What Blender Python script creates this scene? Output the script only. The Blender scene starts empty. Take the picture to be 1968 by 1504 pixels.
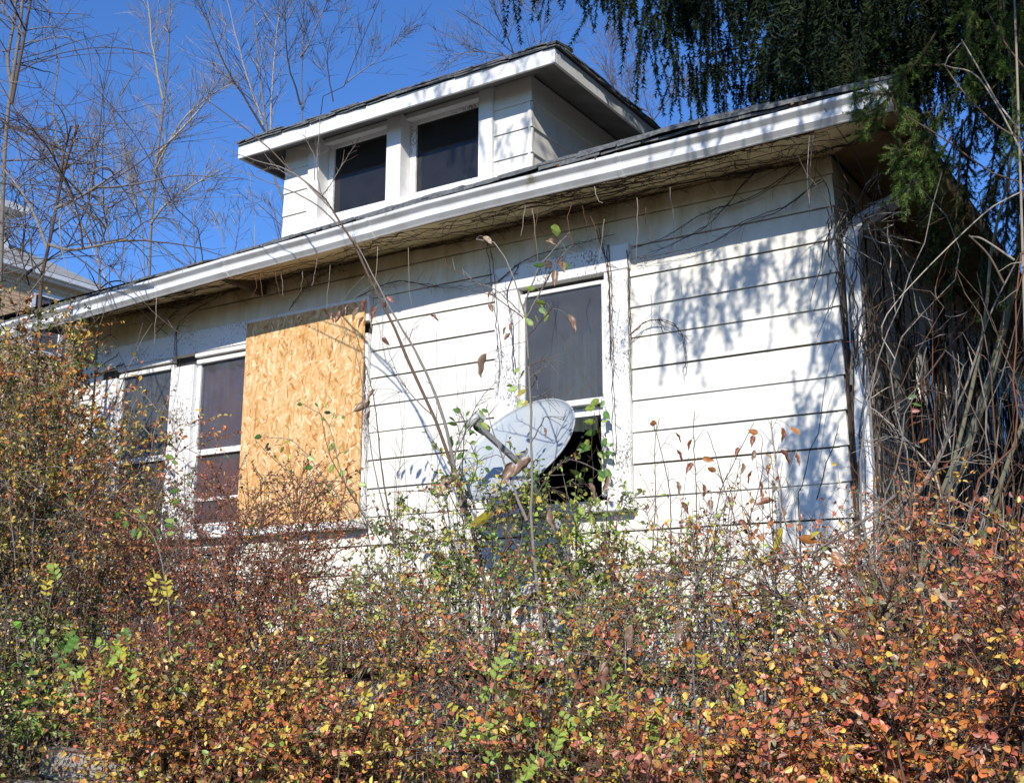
import bpy, math, random
import numpy as np
from mathutils import Vector
from mathutils import noise as mnoise

# ------------------------------------------------------------------ camera, sky, sun
D2R = math.radians
scn = bpy.context.scene
COL = scn.collection
CAM = np.array([1.921, -6.458, 1.661])
YAW, PITCH, ROLL, FPX = -0.573, 0.216, 0.003, 2250.68


def cam_axes():
    f = np.array([math.sin(YAW) * math.cos(PITCH), math.cos(YAW) * math.cos(PITCH), math.sin(PITCH)])
    r = np.cross(f, [0, 0, 1.0]); r /= np.linalg.norm(r)
    u = np.cross(r, f)
    c, s = math.cos(ROLL), math.sin(ROLL)
    return c * r + s * u, -s * r + c * u, f


CR, CU, CF = cam_axes()
cd = bpy.data.cameras.new('camera')
cam = bpy.data.objects.new('camera', cd)
COL.objects.link(cam)
cd.sensor_width = 36.0
cd.lens = 36.0 * FPX / 1968.0
cd.clip_start = 0.05
cd.clip_end = 3000
from mathutils import Matrix
M4 = Matrix(((CR[0], CU[0], -CF[0], CAM[0]), (CR[1], CU[1], -CF[1], CAM[1]), (CR[2], CU[2], -CF[2], CAM[2]), (0, 0, 0, 1)))
cam.matrix_world = M4
scn.camera = cam

SUN_AZ, SUN_EL = D2R(20.0), D2R(30.2)      # azimuth from -Y towards +X
SUNV = np.array([math.sin(SUN_AZ) * math.cos(SUN_EL), -math.cos(SUN_AZ) * math.cos(SUN_EL), math.sin(SUN_EL)])
world = bpy.data.worlds.new('World')
scn.world = world
world.use_nodes = True
wn = world.node_tree
for n in list(wn.nodes):
    wn.nodes.remove(n)
wo = wn.nodes.new('ShaderNodeOutputWorld')
wb = wn.nodes.new('ShaderNodeBackground')
sky = wn.nodes.new('ShaderNodeTexSky')
sky.sky_type = 'NISHITA'
sky.sun_disc = False
sky.sun_elevation = SUN_EL
sky.sun_rotation = D2R(160.0)
sky.altitude = 300
sky.air_density = 1.0
sky.dust_density = 0.0
sky.ozone_density = 2.2
wb.inputs['Strength'].default_value = 0.10
hs = wn.nodes.new('ShaderNodeVectorMath')       # cool white balance of the whole sky
hs.operation = 'MULTIPLY'
hs.inputs[1].default_value = (.59, .99, 1.60)
wn.links.new(sky.outputs[0], hs.inputs[0])
wn.links.new(hs.outputs[0], wb.inputs['Color'])
wn.links.new(wb.outputs[0], wo.inputs['Surface'])
sl = bpy.data.lights.new('sun', 'SUN')
sun = bpy.data.objects.new('sun', sl)
COL.objects.link(sun)
sl.energy = 4.6
sl.angle = D2R(0.53)
sl.color = (1.0, 0.94, 0.84)
sun.rotation_euler = Vector((-SUNV[0], -SUNV[1], -SUNV[2])).to_track_quat('-Z', 'Y').to_euler()
sun.location = (6, -10, 12)
scn.view_settings.view_transform = 'Standard'
scn.view_settings.look = 'None'
scn.view_settings.exposure = 0.22
scn.view_settings.gamma = 1.0
try:
    scn.view_settings.use_curve_mapping = False
except Exception:
    pass
scn.render.engine = 'CYCLES'
scn.cycles.max_bounces = 6
scn.cycles.diffuse_bounces = 4
scn.cycles.transparent_max_bounces = 8

rng = np.random.default_rng(7)
random.seed(7)


def P(px, py, y):
    """a point of the photograph at the given distance from the wall plane"""
    d = (px - 984) / FPX * CR - (py - 752) / FPX * CU + CF
    t = (y - CAM[1]) / d[1]
    return CAM + t * d


def PD(px, py, D):
    return CAM + D * ((px - 984) / FPX * CR - (py - 752) / FPX * CU + CF)


def to_px(A):
    q = (np.asarray(A) - CAM)
    zz = q @ CF
    return 984 + FPX * (q @ CR) / zz, 752 - FPX * (q @ CU) / zz


def sm(t):
    t = np.clip(t, 0, 1)
    return t * t * (3 - 2 * t)


def gz(x, y):
    b = np.interp(y, [-30, -6.46, -5, -3.5, -2.5, -1.5, 0, 10, 60, 300], [-.6, 0, .15, .45, .66, .84, .95, 1.3, 4, 12])
    return b + .2 * sm((-x - 2.5) / 1.5) * sm((y + 3.5) / 1.5)


# ------------------------------------------------------------------ materials
MATS = {}


def nodes_of(m):
    m.use_nodes = True
    nt = m.node_tree
    nt.nodes.clear()
    return nt, (lambda t, **k: _nn(nt, t, **k)), nt.links.new


def _nn(nt, t, **k):
    n = nt.nodes.new('ShaderNode' + t)
    for a, v in k.items():
        if a in ('op',):
            n.operation = v
        else:
            n.inputs[a].default_value = v
    return n


def ramp(nt, stops, interp='LINEAR'):
    r = nt.nodes.new('ShaderNodeValToRGB')
    r.color_ramp.interpolation = interp
    e = r.color_ramp.elements
    while len(e) > 1:
        e.remove(e[-1])
    e[0].position = stops[0][0]
    e[0].color = (*stops[0][1], 1) if len(stops[0][1]) == 3 else stops[0][1]
    for p, c in stops[1:]:
        x = e.new(p)
        x.color = (*c, 1)
    return r


def mat(name, c1, c2=None, scale=4.0, rough=0.7, bump=0.0, bscale=40.0, stretch=(1, 1, 1), spec=0.3, metal=0.0, c3=None, detail=6, thr=(0.35, 0.65)):
    """two or three tone noise material"""
    m = bpy.data.materials.new(name)
    nt, N, L = nodes_of(m)
    out = N('OutputMaterial')
    b = N('BsdfPrincipled', Roughness=rough, Metallic=metal)
    b.inputs['Specular IOR Level'].default_value = spec
    L(b.outputs[0], out.inputs[0])
    tc = N('TexCoord')
    mp = N('Mapping')
    mp.inputs['Scale'].default_value = stretch
    geo = nt.nodes.new('ShaderNodeNewGeometry')
    L(geo.outputs['Position'], mp.inputs[0])
    if c2 is None:
        b.inputs['Base Color'].default_value = (*c1, 1)
    else:
        no = N('TexNoise', Scale=scale, Detail=detail, Roughness=0.6)
        L(mp.outputs[0], no.inputs['Vector'])
        st = [(thr[0], c1), (thr[1], c2)]
        if c3:
            st.append((min(.99, thr[1] + .1), c3))
        r = ramp(nt, st)
        L(no.outputs[0], r.inputs[0])
        L(r.outputs[0], b.inputs['Base Color'])
    if bump:
        n2 = N('TexNoise', Scale=bscale, Detail=5)
        L(mp.outputs[0], n2.inputs['Vector'])
        bp = N('Bump', Strength=bump, Distance=0.01)
        L(n2.outputs[0], bp.inputs['Height'])
        L(bp.outputs[0], b.inputs['Normal'])
    MATS[name] = m
    return m


def attr_mat(name, transl=0.0, rough=0.6, spec=0.3, bump=0.0):
    m = bpy.data.materials.new(name)
    nt, N, L = nodes_of(m)
    out = N('OutputMaterial')
    at = N('Attribute')
    at.attribute_name = 'col'
    geo = nt.nodes.new('ShaderNodeNewGeometry')
    no = N('TexNoise', Scale=60.0, Detail=3)
    L(geo.outputs['Position'], no.inputs['Vector'])
    mr = N('MapRange')
    mr.inputs['To Min'].default_value = .72
    mr.inputs['To Max'].default_value = 1.28
    L(no.outputs[0], mr.inputs['Value'])
    mx = N('VectorMath', op='MULTIPLY')
    L(at.outputs['Color'], mx.inputs[0])
    L(mr.outputs[0], mx.inputs[1])
    d = N('BsdfDiffuse', Roughness=.5)
    L(mx.outputs[0], d.inputs['Color'])
    sh = d.outputs[0]
    if transl:
        t = N('BsdfTranslucent')
        L(mx.outputs[0], t.inputs['Color'])
        mi = N('MixShader')
        mi.inputs[0].default_value = transl
        L(sh, mi.inputs[1]); L(t.outputs[0], mi.inputs[2])
        sh = mi.outputs[0]
    g = N('BsdfGlossy', Roughness=rough)
    g.inputs['Color'].default_value = (1, 1, 1, 1)
    mi = N('MixShader')
    mi.inputs[0].default_value = 0.03 * spec / .3
    L(sh, mi.inputs[1]); L(g.outputs[0], mi.inputs[2])
    L(mi.outputs[0], out.inputs[0])
    MATS[name] = m
    return m


def siding_mat(key='siding', eave_tan=.42):
    m = bpy.data.materials.new('painted ' + key)
    nt, N, L = nodes_of(m)
    out = N('OutputMaterial')
    b = N('BsdfPrincipled', Roughness=.55)
    b.inputs['Specular IOR Level'].default_value = .25
    L(b.outputs[0], out.inputs[0])
    geo = nt.nodes.new('ShaderNodeNewGeometry')
    sx = N('SeparateXYZ'); L(geo.outputs['Position'], sx.inputs[0])
    # mildew and grime in blotches and runs, with a tan tone rising towards the eaves
    mp = N('Mapping'); mp.inputs['Scale'].default_value = (2.2, 2.2, .5)
    L(geo.outputs['Position'], mp.inputs[0])
    no = N('TexNoise', Scale=2.4, Detail=8, Roughness=.65); L(mp.outputs[0], no.inputs['Vector'])
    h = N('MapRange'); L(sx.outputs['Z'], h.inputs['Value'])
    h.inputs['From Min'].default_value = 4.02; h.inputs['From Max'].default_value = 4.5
    h.inputs['To Min'].default_value = 0.0; h.inputs['To Max'].default_value = eave_tan
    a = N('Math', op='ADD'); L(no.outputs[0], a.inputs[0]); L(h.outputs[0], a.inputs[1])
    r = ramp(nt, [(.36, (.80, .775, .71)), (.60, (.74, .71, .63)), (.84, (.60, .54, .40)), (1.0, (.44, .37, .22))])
    L(a.outputs[0], r.inputs[0])
    n2 = N('TexNoise', Scale=55, Detail=4, Roughness=.7); L(geo.outputs['Position'], n2.inputs['Vector'])
    r2 = ramp(nt, [(.28, (.55, .52, .45)), (.36, (1, 1, 1))])
    L(n2.outputs[0], r2.inputs[0])
    mx = N('VectorMath', op='MULTIPLY'); L(r.outputs[0], mx.inputs[0]); L(r2.outputs[0], mx.inputs[1])
    L(mx.outputs[0], b.inputs['Base Color'])
    bp = N('Bump', Strength=.12, Distance=.004)
    mp2 = N('Mapping'); mp2.inputs['Scale'].default_value = (1.2, 1.2, 1.2); L(geo.outputs['Position'], mp2.inputs[0])
    n3 = N('TexNoise', Scale=3.5, Detail=3); L(mp2.outputs[0], n3.inputs['Vector'])
    bp.inputs['Distance'].default_value = .03
    L(n3.outputs[0], bp.inputs['Height']); L(bp.outputs[0], b.inputs['Normal'])
    MATS[key] = m


def peel_mat():
    m = bpy.data.materials.new('peeling white paint')
    nt, N, L = nodes_of(m)
    out = N('OutputMaterial')
    b = N('BsdfPrincipled', Roughness=.65)
    b.inputs['Specular IOR Level'].default_value = .25
    L(b.outputs[0], out.inputs[0])
    geo = nt.nodes.new('ShaderNodeNewGeometry')
    mp = N('Mapping'); mp.inputs['Scale'].default_value = (1.8, 1.8, 1)
    L(geo.outputs['Position'], mp.inputs[0])
    n1 = N('TexNoise', Scale=46, Detail=7, Roughness=.72); L(mp.outputs[0], n1.inputs['Vector'])
    n2 = N('TexNoise', Scale=3.0, Detail=3); L(geo.outputs['Position'], n2.inputs['Vector'])
    a = N('Math', op='MULTIPLY'); L(n2.outputs[0], a.inputs[0]); a.inputs[1].default_value = .55
    s = N('Math', op='ADD'); L(n1.outputs[0], s.inputs[0]); L(a.outputs[0], s.inputs[1])
    r = ramp(nt, [(.86, (.80, .80, .79)), (.885, (.30, .28, .25)), (.95, (.20, .18, .16))])
    L(s.outputs[0], r.inputs[0]); L(r.outputs[0], b.inputs['Base Color'])
    bp = N('Bump', Strength=.5, Distance=.004); bp.invert = True
    L(s.outputs[0], bp.inputs['Height']); L(bp.outputs[0], b.inputs['Normal'])
    MATS['peel'] = m


def osb_mat():
    m = bpy.data.materials.new('oriented strand board')
    nt, N, L = nodes_of(m)
    out = N('OutputMaterial')
    b = N('BsdfPrincipled', Roughness=.6)
    b.inputs['Specular IOR Level'].default_value = .2
    L(b.outputs[0], out.inputs[0])
    geo = nt.nodes.new('ShaderNodeNewGeometry')
    wob = N('TexNoise', Scale=6, Detail=3); L(geo.outputs['Position'], wob.inputs['Vector'])
    wa = N('VectorMath', op='SCALE'); L(wob.outputs['Color'], wa.inputs[0]); wa.inputs['Scale'].default_value = .03
    ad = N('VectorMath', op='ADD'); L(geo.outputs['Position'], ad.inputs[0]); L(wa.outputs[0], ad.inputs[1])
    cols = []
    for k, (rot, sc) in enumerate([(4, (70, 1, 14)), (-12, (52, 1, 11)), (40, (60, 1, 18)), (-62, (80, 1, 28))]):
        mp = N('Mapping'); mp.vector_type = 'TEXTURE' if False else 'POINT'
        mp.inputs['Rotation'].default_value = (0, D2R(rot), 0)
        L(ad.outputs[0], mp.inputs[0])
        m2 = N('Mapping'); m2.inputs['Scale'].default_value = sc; m2.inputs['Location'].default_value = (k * 7.3, 0, k * 3.1)
        L(mp.outputs[0], m2.inputs[0])
        v = N('TexVoronoi', Scale=1.0, Randomness=1.0); L(m2.outputs[0], v.inputs['Vector'])
        cols.append(v)
    def tone(v, st):
        sp = N('SeparateXYZ'); L(v.outputs['Color'], sp.inputs[0])
        r = ramp(nt, st); L(sp.outputs['X'], r.inputs[0])
        return r, sp
    st = [(0, (.42, .18, .05)), (.14, (.58, .31, .11)), (.5, (.66, .41, .18)), (.85, (.73, .50, .26)), (1, (.82, .64, .40))]
    base, s0 = tone(cols[0], st)
    cur = base.outputs[0]
    for v, th in ((cols[1], .55), (cols[2], .80), (cols[3], .84)):
        r, sp = tone(v, st)
        g = N('Math', op='GREATER_THAN'); L(sp.outputs['Y'], g.inputs[0]); g.inputs[1].default_value = th
        mi = nt.nodes.new('ShaderNodeMix'); mi.data_type = 'RGBA'
        L(g.outputs[0], mi.inputs[0]); L(cur, mi.inputs[6]); L(r.outputs[0], mi.inputs[7])
        cur = mi.outputs[2]
    # faint chalk lines across the board every 40 cm
    sx = N('SeparateXYZ'); L(geo.outputs['Position'], sx.inputs[0])
    sc = N('Math', op='MULTIPLY_ADD'); L(sx.outputs['Z'], sc.inputs[0]); sc.inputs[1].default_value = 1 / .205; sc.inputs[2].default_value = .08
    fr = N('Math', op='FRACT'); L(sc.outputs[0], fr.inputs[0])
    lt = N('Math', op='LESS_THAN'); L(fr.outputs[0], lt.inputs[0]); lt.inputs[1].default_value = .014
    nl = N('TexNoise', Scale=30); L(geo.outputs['Position'], nl.inputs['Vector'])
    gg = N('Math', op='GREATER_THAN'); L(nl.outputs[0], gg.inputs[0]); gg.inputs[1].default_value = .5
    mm = N('Math', op='MULTIPLY'); L(lt.outputs[0], mm.inputs[0]); L(gg.outputs[0], mm.inputs[1])
    mi = nt.nodes.new('ShaderNodeMix'); mi.data_type = 'RGBA'
    L(mm.outputs[0], mi.inputs[0]); L(cur, mi.inputs[6]); mi.inputs[7].default_value = (.25, .33, .16, 1)
    L(mi.outputs[2], b.inputs['Base Color'])
    bp = N('Bump', Strength=.35, Distance=.002); L(s0.outputs['X'], bp.inputs['Height']); L(bp.outputs[0], b.inputs['Normal'])
    MATS['osb'] = m


def glass_mat(name, dust=.06, tint=(.25, .27, .3)):
    m = bpy.data.materials.new(name)
    nt, N, L = nodes_of(m)
    out = N('OutputMaterial')
    tr = N('BsdfTransparent'); tr.inputs['Color'].default_value = (*tint, 1)
    gl = N('BsdfGlossy', Roughness=.02)
    fr = N('Fresnel', IOR=1.5)
    gb = nt.nodes.new('ShaderNodeNewGeometry')
    fb = N('Math', op='SUBTRACT'); fb.inputs[0].default_value = 1.0; L(gb.outputs['Backfacing'], fb.inputs[1])
    fm = N('Math', op='MULTIPLY'); L(fr.outputs[0], fm.inputs[0]); L(fb.outputs[0], fm.inputs[1])
    mi = N('MixShader'); L(fm.outputs[0], mi.inputs[0]); L(tr.outputs[0], mi.inputs[1]); L(gl.outputs[0], mi.inputs[2])
    df = N('BsdfDiffuse'); df.inputs['Color'].default_value = (.55, .56, .58, 1)
    geo = nt.nodes.new('ShaderNodeNewGeometry')
    no = N('TexNoise', Scale=5, Detail=6); L(geo.outputs['Position'], no.inputs['Vector'])
    mr = N('MapRange'); L(no.outputs[0], mr.inputs['Value']); mr.inputs['To Min'].default_value = dust * .5; mr.inputs['To Max'].default_value = dust * 1.5
    m2 = N('MixShader'); L(mr.outputs[0], m2.inputs[0]); L(mi.outputs[0], m2.inputs[1]); L(df.outputs[0], m2.inputs[2])
    L(m2.outputs[0], out.inputs[0])
    MATS[name] = m


siding_mat(); siding_mat('dormer siding', 0.0); peel_mat(); osb_mat()
glass_mat('dusty glass', .09, (.62, .64, .66))
glass_mat('attic glass', .035, (.12, .13, .15))
mat('white trim', (.80, .795, .77), (.70, .68, .64), scale=7, rough=.5, bump=.15, bscale=30)
mat('gutter metal', (.74, .75, .75), (.62, .61, .58), scale=5.5, rough=.38, spec=.5, c3=(.36, .33, .24), thr=(.42, .66), bump=.12, bscale=9)
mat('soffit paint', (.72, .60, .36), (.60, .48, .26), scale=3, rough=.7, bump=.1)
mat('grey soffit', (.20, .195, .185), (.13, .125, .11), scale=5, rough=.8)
mat('brown soffit', (.26, .19, .10), (.17, .12, .06), scale=4, rough=.8)  # darker brown tone for the side soffit and side fascia
mat('dark wood', (.07, .05, .035), (.12, .09, .06), scale=14, rough=.9, bump=.4)
mat('shingle', (.09, .095, .10), (.21, .22, .22), scale=38, rough=.95, bump=.9, bscale=160, c3=(.32, .32, .30), thr=(.35, .7))
mat('roof felt', (.06, .06, .062), (.10, .10, .10), scale=18, rough=.95, bump=.5)
mat('far shingle', (.27, .26, .245), (.36, .35, .33), scale=7, rough=.95, bump=.2)
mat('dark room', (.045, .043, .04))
mat('foundation', (.66, .65, .62), (.40, .38, .34), scale=5, rough=.9, bump=.6, thr=(.45, .7))
mat('red curtain', (.62, .07, .06), (.34, .03, .03), scale=9, rough=.9, stretch=(1, 1, .15))
mat('purple curtain', (.42, .16, .24), (.16, .09, .20), scale=9, rough=.9, stretch=(1, 1, .15))
mat('grey curtain', (.20, .22, .19), (.08, .10, .09), scale=9, rough=.9, stretch=(1, 1, .15))
mat('dish paint', (.36, .41, .46), (.44, .46, .45), scale=3.0, rough=.38, spec=.5)
mat('dark plastic', (.16, .165, .17), (.22, .22, .22), scale=8, rough=.5)
mat('grey timber', (.36, .34, .31), (.20, .17, .14), scale=12, rough=.9, bump=.6, stretch=(.3, 1, 3))
mat('red timber', (.26, .13, .085), (.16, .09, .06), scale=12, rough=.9, bump=.6, stretch=(.3, 1, 3))
mat('brick', (.60, .37, .20), (.72, .50, .30), scale=26, rough=.9, bump=.4)
mat('mortar', (.42, .38, .32), (.5, .46, .4), scale=30, rough=.95)
mat('ground soil', (.05, .038, .024), (.13, .10, .06), scale=5, rough=1, bump=1.0, bscale=30, c3=(.08, .09, .03), thr=(.35, .62))
mat('weathered bark', (.17, .14, .11), (.31, .28, .235), scale=10, rough=.9, bump=.7, stretch=(3, 3, .6))
attr_mat('leaf', transl=.30, rough=.45, spec=.5)
attr_mat('needle', transl=.05, rough=.6, spec=.08)
attr_mat('twig', rough=.6, spec=.15)


# ------------------------------------------------------------------ object helpers
def link(o, parent=None):
    COL.objects.link(o)
    if parent is not None:
        o.parent = parent
    return o


def thing(name, label, cat, loc=(0, 0, 0), group=None):
    o = bpy.data.objects.new(name, None)
    o.empty_display_size = .2
    COL.objects.link(o)
    o.location = tuple(float(v) for v in loc)
    o['label'] = label
    o['category'] = cat
    if group:
        o['group'] = group
    return o


def np_mesh(name, V, Fc, material, col=None, smooth=False):
    """V (n,3), Fc (m,k) of one face size"""
    V = np.ascontiguousarray(V, dtype=np.float32)
    Fc = np.ascontiguousarray(Fc, dtype=np.int32)
    me = bpy.data.meshes.new(name)
    me.vertices.add(len(V))
    me.vertices.foreach_set('co', V.ravel())
    k = Fc.shape[1]
    me.loops.add(Fc.size)
    me.loops.foreach_set('vertex_index', Fc.ravel())
    me.polygons.add(len(Fc))
    me.polygons.foreach_set('loop_start', np.arange(len(Fc), dtype=np.int32) * k)
    me.polygons.foreach_set('use_smooth', np.full(len(Fc), smooth, dtype=bool))
    if col is not None:
        a = me.attributes.new('col', 'FLOAT_COLOR', 'POINT')
        c = np.ones((len(V), 4), dtype=np.float32)
        c[:, :3] = col
        a.data.foreach_set('color', c.ravel())
    me.materials.append(MATS[material] if isinstance(material, str) else material)
    me.update(calc_edges=True)
    return me


def np_obj(name, V, Fc, material, parent=None, col=None, smooth=False, label=None, kind=None):
    off = np.array(parent_loc(parent)) if parent is not None else np.zeros(3)
    me = np_mesh(name, np.asarray(V) - off, Fc, material, col, smooth)
    o = bpy.data.objects.new(name, me)
    link(o, parent)
    if label:
        o['label'] = label
    if kind:
        o['kind'] = kind
    return o


def parent_loc(p):
    v = np.zeros(3)
    while p is not None:
        v = v + np.array(p.location)
        p = p.parent
    return v


class MB:
    def __init__(s):
        s.v = []; s.f = []

    def add(s, vs, fs):
        n = len(s.v)
        s.v += [tuple(float(c) for c in v) for v in vs]
        s.f += [tuple(n + i for i in f) for f in fs]
        return s

    def box(s, x0, x1, y0, y1, z0, z1):
        if x0 > x1: x0, x1 = x1, x0
        if y0 > y1: y0, y1 = y1, y0
        if z0 > z1: z0, z1 = z1, z0
        vs = [(x0, y0, z0), (x1, y0, z0), (x1, y1, z0), (x0, y1, z0), (x0, y0, z1), (x1, y0, z1), (x1, y1, z1), (x0, y1, z1)]
        return s.add(vs, [(0, 3, 2, 1), (4, 5, 6, 7), (0, 1, 5, 4), (1, 2, 6, 5), (2, 3, 7, 6), (3, 0, 4, 7)])

    def prism_x(s, prof, x0, x1):
        """profile of (y,z) points counter-clockwise seen from +x, extruded along x"""
        n = len(prof)
        vs = [(x0, y, z) for y, z in prof] + [(x1, y, z) for y, z in prof]
        fs = [(i, (i + 1) % n, n + (i + 1) % n, n + i) for i in range(n)]
        fs += [tuple(range(n))[::-1], tuple(range(n, 2 * n))]
        return s.add(vs, fs)

    def prism_y(s, prof, y0, y1):
        n = len(prof)
        vs = [(x, y0, z) for x, z in prof] + [(x, y1, z) for x, z in prof]
        fs = [(i, (i + 1) % n, n + (i + 1) % n, n + i) for i in range(n)]
        fs += [tuple(range(n))[::-1], tuple(range(n, 2 * n))]
        return s.add(vs, fs)

    def sweep(s, path, prof, closed=True):
        """profile (a,b) placed at every path frame: point = p + a*A + b*B"""
        n = len(prof); base = []
        for p, A, B in path:
            base += [tuple(np.array(p) + a * np.array(A) + b * np.array(B)) for a, b in prof]
        fs = []
        for k in range(len(path) - 1):
            for i in range(n):
                j = (i + 1) % n
                fs.append((k * n + i, k * n + j, (k + 1) * n + j, (k + 1) * n + i))
        fs += [tuple(range(n))[::-1], tuple(range((len(path) - 1) * n, len(path) * n))]
        return s.add(base, fs)

    def obj(s, name, material, parent=None, bevel=0, smooth=False, label=None, kind=None):
        off = parent_loc(parent)
        me = bpy.data.meshes.new(name)
        me.from_pydata([tuple(np.array(v) - off) for v in s.v], [], s.f)
        me.materials.append(MATS[material])
        if smooth:
            me.polygons.foreach_set('use_smooth', [True] * len(me.polygons))
        import bmesh
        bm = bmesh.new(); bm.from_mesh(me)
        bmesh.ops.recalc_face_normals(bm, faces=bm.faces)
        if bevel:
            bmesh.ops.bevel(bm, geom=list(bm.edges), offset=bevel, segments=1, affect='EDGES', profile=.5)
        bm.to_mesh(me); bm.free()
        o = bpy.data.objects.new(name, me)
        link(o, parent)
        if label: o['label'] = label
        if kind: o['kind'] = kind
        return o


def box(name, material, parent, x0, x1, y0, y1, z0, z1, bevel=0, **k):
    return MB().box(x0, x1, y0, y1, z0, z1).obj(name, material, parent, bevel, **k)


# ---- batched tubes: paths (N,K,3), radii (N,K)
def tubes(paths, radii, sides=3):
    paths = np.asarray(paths, float); radii = np.asarray(radii, float)
    N, K, _ = paths.shape
    T = np.gradient(paths, axis=1)
    T /= np.linalg.norm(T, axis=2, keepdims=True) + 1e-12
    ref = np.zeros_like(T); ref[..., 2] = 1
    m = np.abs(T[..., 2]) > .9
    # one reference axis for a whole tube keeps it from twisting
    mm = m.mean(axis=1) > .3
    ref[mm] = np.array([1., 0, 0])
    A = np.cross(T, ref); A /= np.linalg.norm(A, axis=2, keepdims=True) + 1e-9
    B = np.cross(T, A)
    an = np.arange(sides) * 2 * math.pi / sides
    V = paths[:, :, None, :] + radii[:, :, None, None] * (np.cos(an)[None, None, :, None] * A[:, :, None, :] + np.sin(an)[None, None, :, None] * B[:, :, None, :])
    V = V.reshape(-1, 3)
    n0 = (np.arange(N) * K * sides)[:, None, None]
    k0 = (np.arange(K - 1) * sides)[None, :, None]
    i = np.arange(sides)[None, None, :]; j = (i + 1) % sides
    a = n0 + k0 + i; b = n0 + k0 + j
    F = np.stack([a, b, b + sides, a + sides], -1).reshape(-1, 4)
    return V, F


def cat(parts):
    """join (V,F[,C]) tuples"""
    Vs, Fs, Cs = [], [], []; n = 0
    for p in parts:
        Vs.append(p[0]); Fs.append(p[1] + n); n += len(p[0])
        if len(p) > 2: Cs.append(p[2])
    return np.concatenate(Vs), np.concatenate(Fs), (np.concatenate(Cs) if Cs else None)


def resample(pts, K):
    pts = np.asarray(pts, float)
    s = np.r_[0, np.cumsum(np.linalg.norm(np.diff(pts, axis=0), axis=1))]
    t = np.linspace(0, s[-1], K)
    # smooth the corners with a Catmull-Rom pass
    if len(pts) > 2:
        e = np.vstack([2 * pts[0] - pts[1], pts, 2 * pts[-1] - pts[-2]])
        out = []
        for i in range(1, len(e) - 2):
            for u in np.linspace(0, 1, 5)[:-1]:
                p0, p1, p2, p3 = e[i - 1:i + 3]
                out.append(.5 * ((2 * p1) + (-p0 + p2) * u + (2 * p0 - 5 * p1 + 4 * p2 - p3) * u * u + (-p0 + 3 * p1 - 3 * p2 + p3) * u ** 3))
        out.append(pts[-1])
        pts = np.array(out)
        s = np.r_[0, np.cumsum(np.linalg.norm(np.diff(pts, axis=0), axis=1))]
        t = np.linspace(0, s[-1], K)
    return np.stack([np.interp(t, s, pts[:, c]) for c in range(3)], 1)


def unit(a):
    return a / (np.linalg.norm(a, axis=-1, keepdims=True) + 1e-12)


def leaves(Pn, Dn, Nn, Ln, Wn, Cn):
    """folded oval leaves, two quads each"""
    Pn = np.asarray(Pn); D = unit(Dn)
    S = unit(np.cross(D, Nn)); Nn = np.cross(S, D)
    L = Ln[:, None]; W = Wn[:, None] * .5
    f = W * .35
    v = np.stack([Pn,
                  Pn + D * L * .30 + S * W * .95 + Nn * f,
                  Pn + D * L * .70 + S * W * .72 + Nn * f * .6,
                  Pn + D * L - Nn * L * .10,
                  Pn + D * L * .70 - S * W * .72 + Nn * f * .6,
                  Pn + D * L * .30 - S * W * .95 + Nn * f], 1)
    n = (np.arange(len(Pn)) * 6)[:, None]
    F = np.concatenate([n + np.array([[0, 1, 2, 3]]), n + np.array([[0, 3, 4, 5]])], 0)
    C = np.repeat(np.asarray(Cn), 6, 0)
    return v.reshape(-1, 3), F, C


PAL = dict(
    orange=(.56, .19, .05), gold=(.62, .38, .07), yellow=(.58, .47, .10), salmon=(.50, .17, .10), red=(.36, .07, .04),
    rust=(.26, .085, .035), brown=(.14, .075, .04), purple=(.15, .055, .05), olive=(.17, .18, .05), green=(.10, .17, .035),
    lime=(.33, .43, .08), bright=(.22, .42, .05), tan=(.42, .30, .19), straw=(.50, .43, .22), dark=(.06, .05, .03), mauve=(.26, .12, .10))


def pick(weights, n, groups=None, same=.66):
    """groups: (cane index, twig index) of every leaf - a spray turns colour together"""
    ks = list(weights)
    w = np.array([weights[k] for k in ks], float); w /= w.sum()
    idx = rng.choice(len(ks), n, p=w)
    if groups is not None:
        ca, tw = groups
        cc = rng.choice(len(ks), ca.max() + 1, p=w)
        tc = rng.choice(len(ks), tw.max() + 1, p=w)
        use = rng.random(tw.max() + 1) < .55
        ti_cane = np.zeros(tw.max() + 1, int); ti_cane[tw] = ca
        tc = np.where(use, cc[ti_cane], tc)
        idx = np.where(rng.random(n) < same, tc[tw], idx)
    C = np.array([PAL[k] for k in ks])[idx]
    C = C * rng.uniform(.6, 1.55, (n, 1)) * rng.uniform(.9, 1.1, (n, 3))
    return np.clip(C, 0, .82)


TWIGC = dict(grey=(.22, .195, .17), brown=(.12, .08, .055), pale=(.38, .33, .27), red=(.20, .085, .05), dark=(.06, .045, .035))


def tcol(kind, n, jit=.25):
    c = np.array([TWIGC[k] for k in (kind if isinstance(kind, (list, tuple)) else [kind])])
    C = c[rng.integers(0, len(c), n)]
    return C * rng.uniform(1 - jit, 1 + jit, (n, 1))


def curve_paths(start, direc, length, K, wob=.12, bend=(0, 0, 0)):
    """N wobbly paths"""
    N = len(start)
    d = unit(direc)[:, None, :].repeat(K, 1)
    t = np.linspace(0, 1, K)[None, :, None]
    d = d + np.asarray(bend) * t * 1.0
    w = rng.normal(0, wob, (N, K, 3))
    d = unit(d + np.cumsum(w, 1) * .6)
    step = (length[:, None] / (K - 1))[:, :, None]
    p = np.concatenate([start[:, None, :], start[:, None, :] + np.cumsum(d[:, 1:] * step, 1)], 1)
    return p


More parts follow.
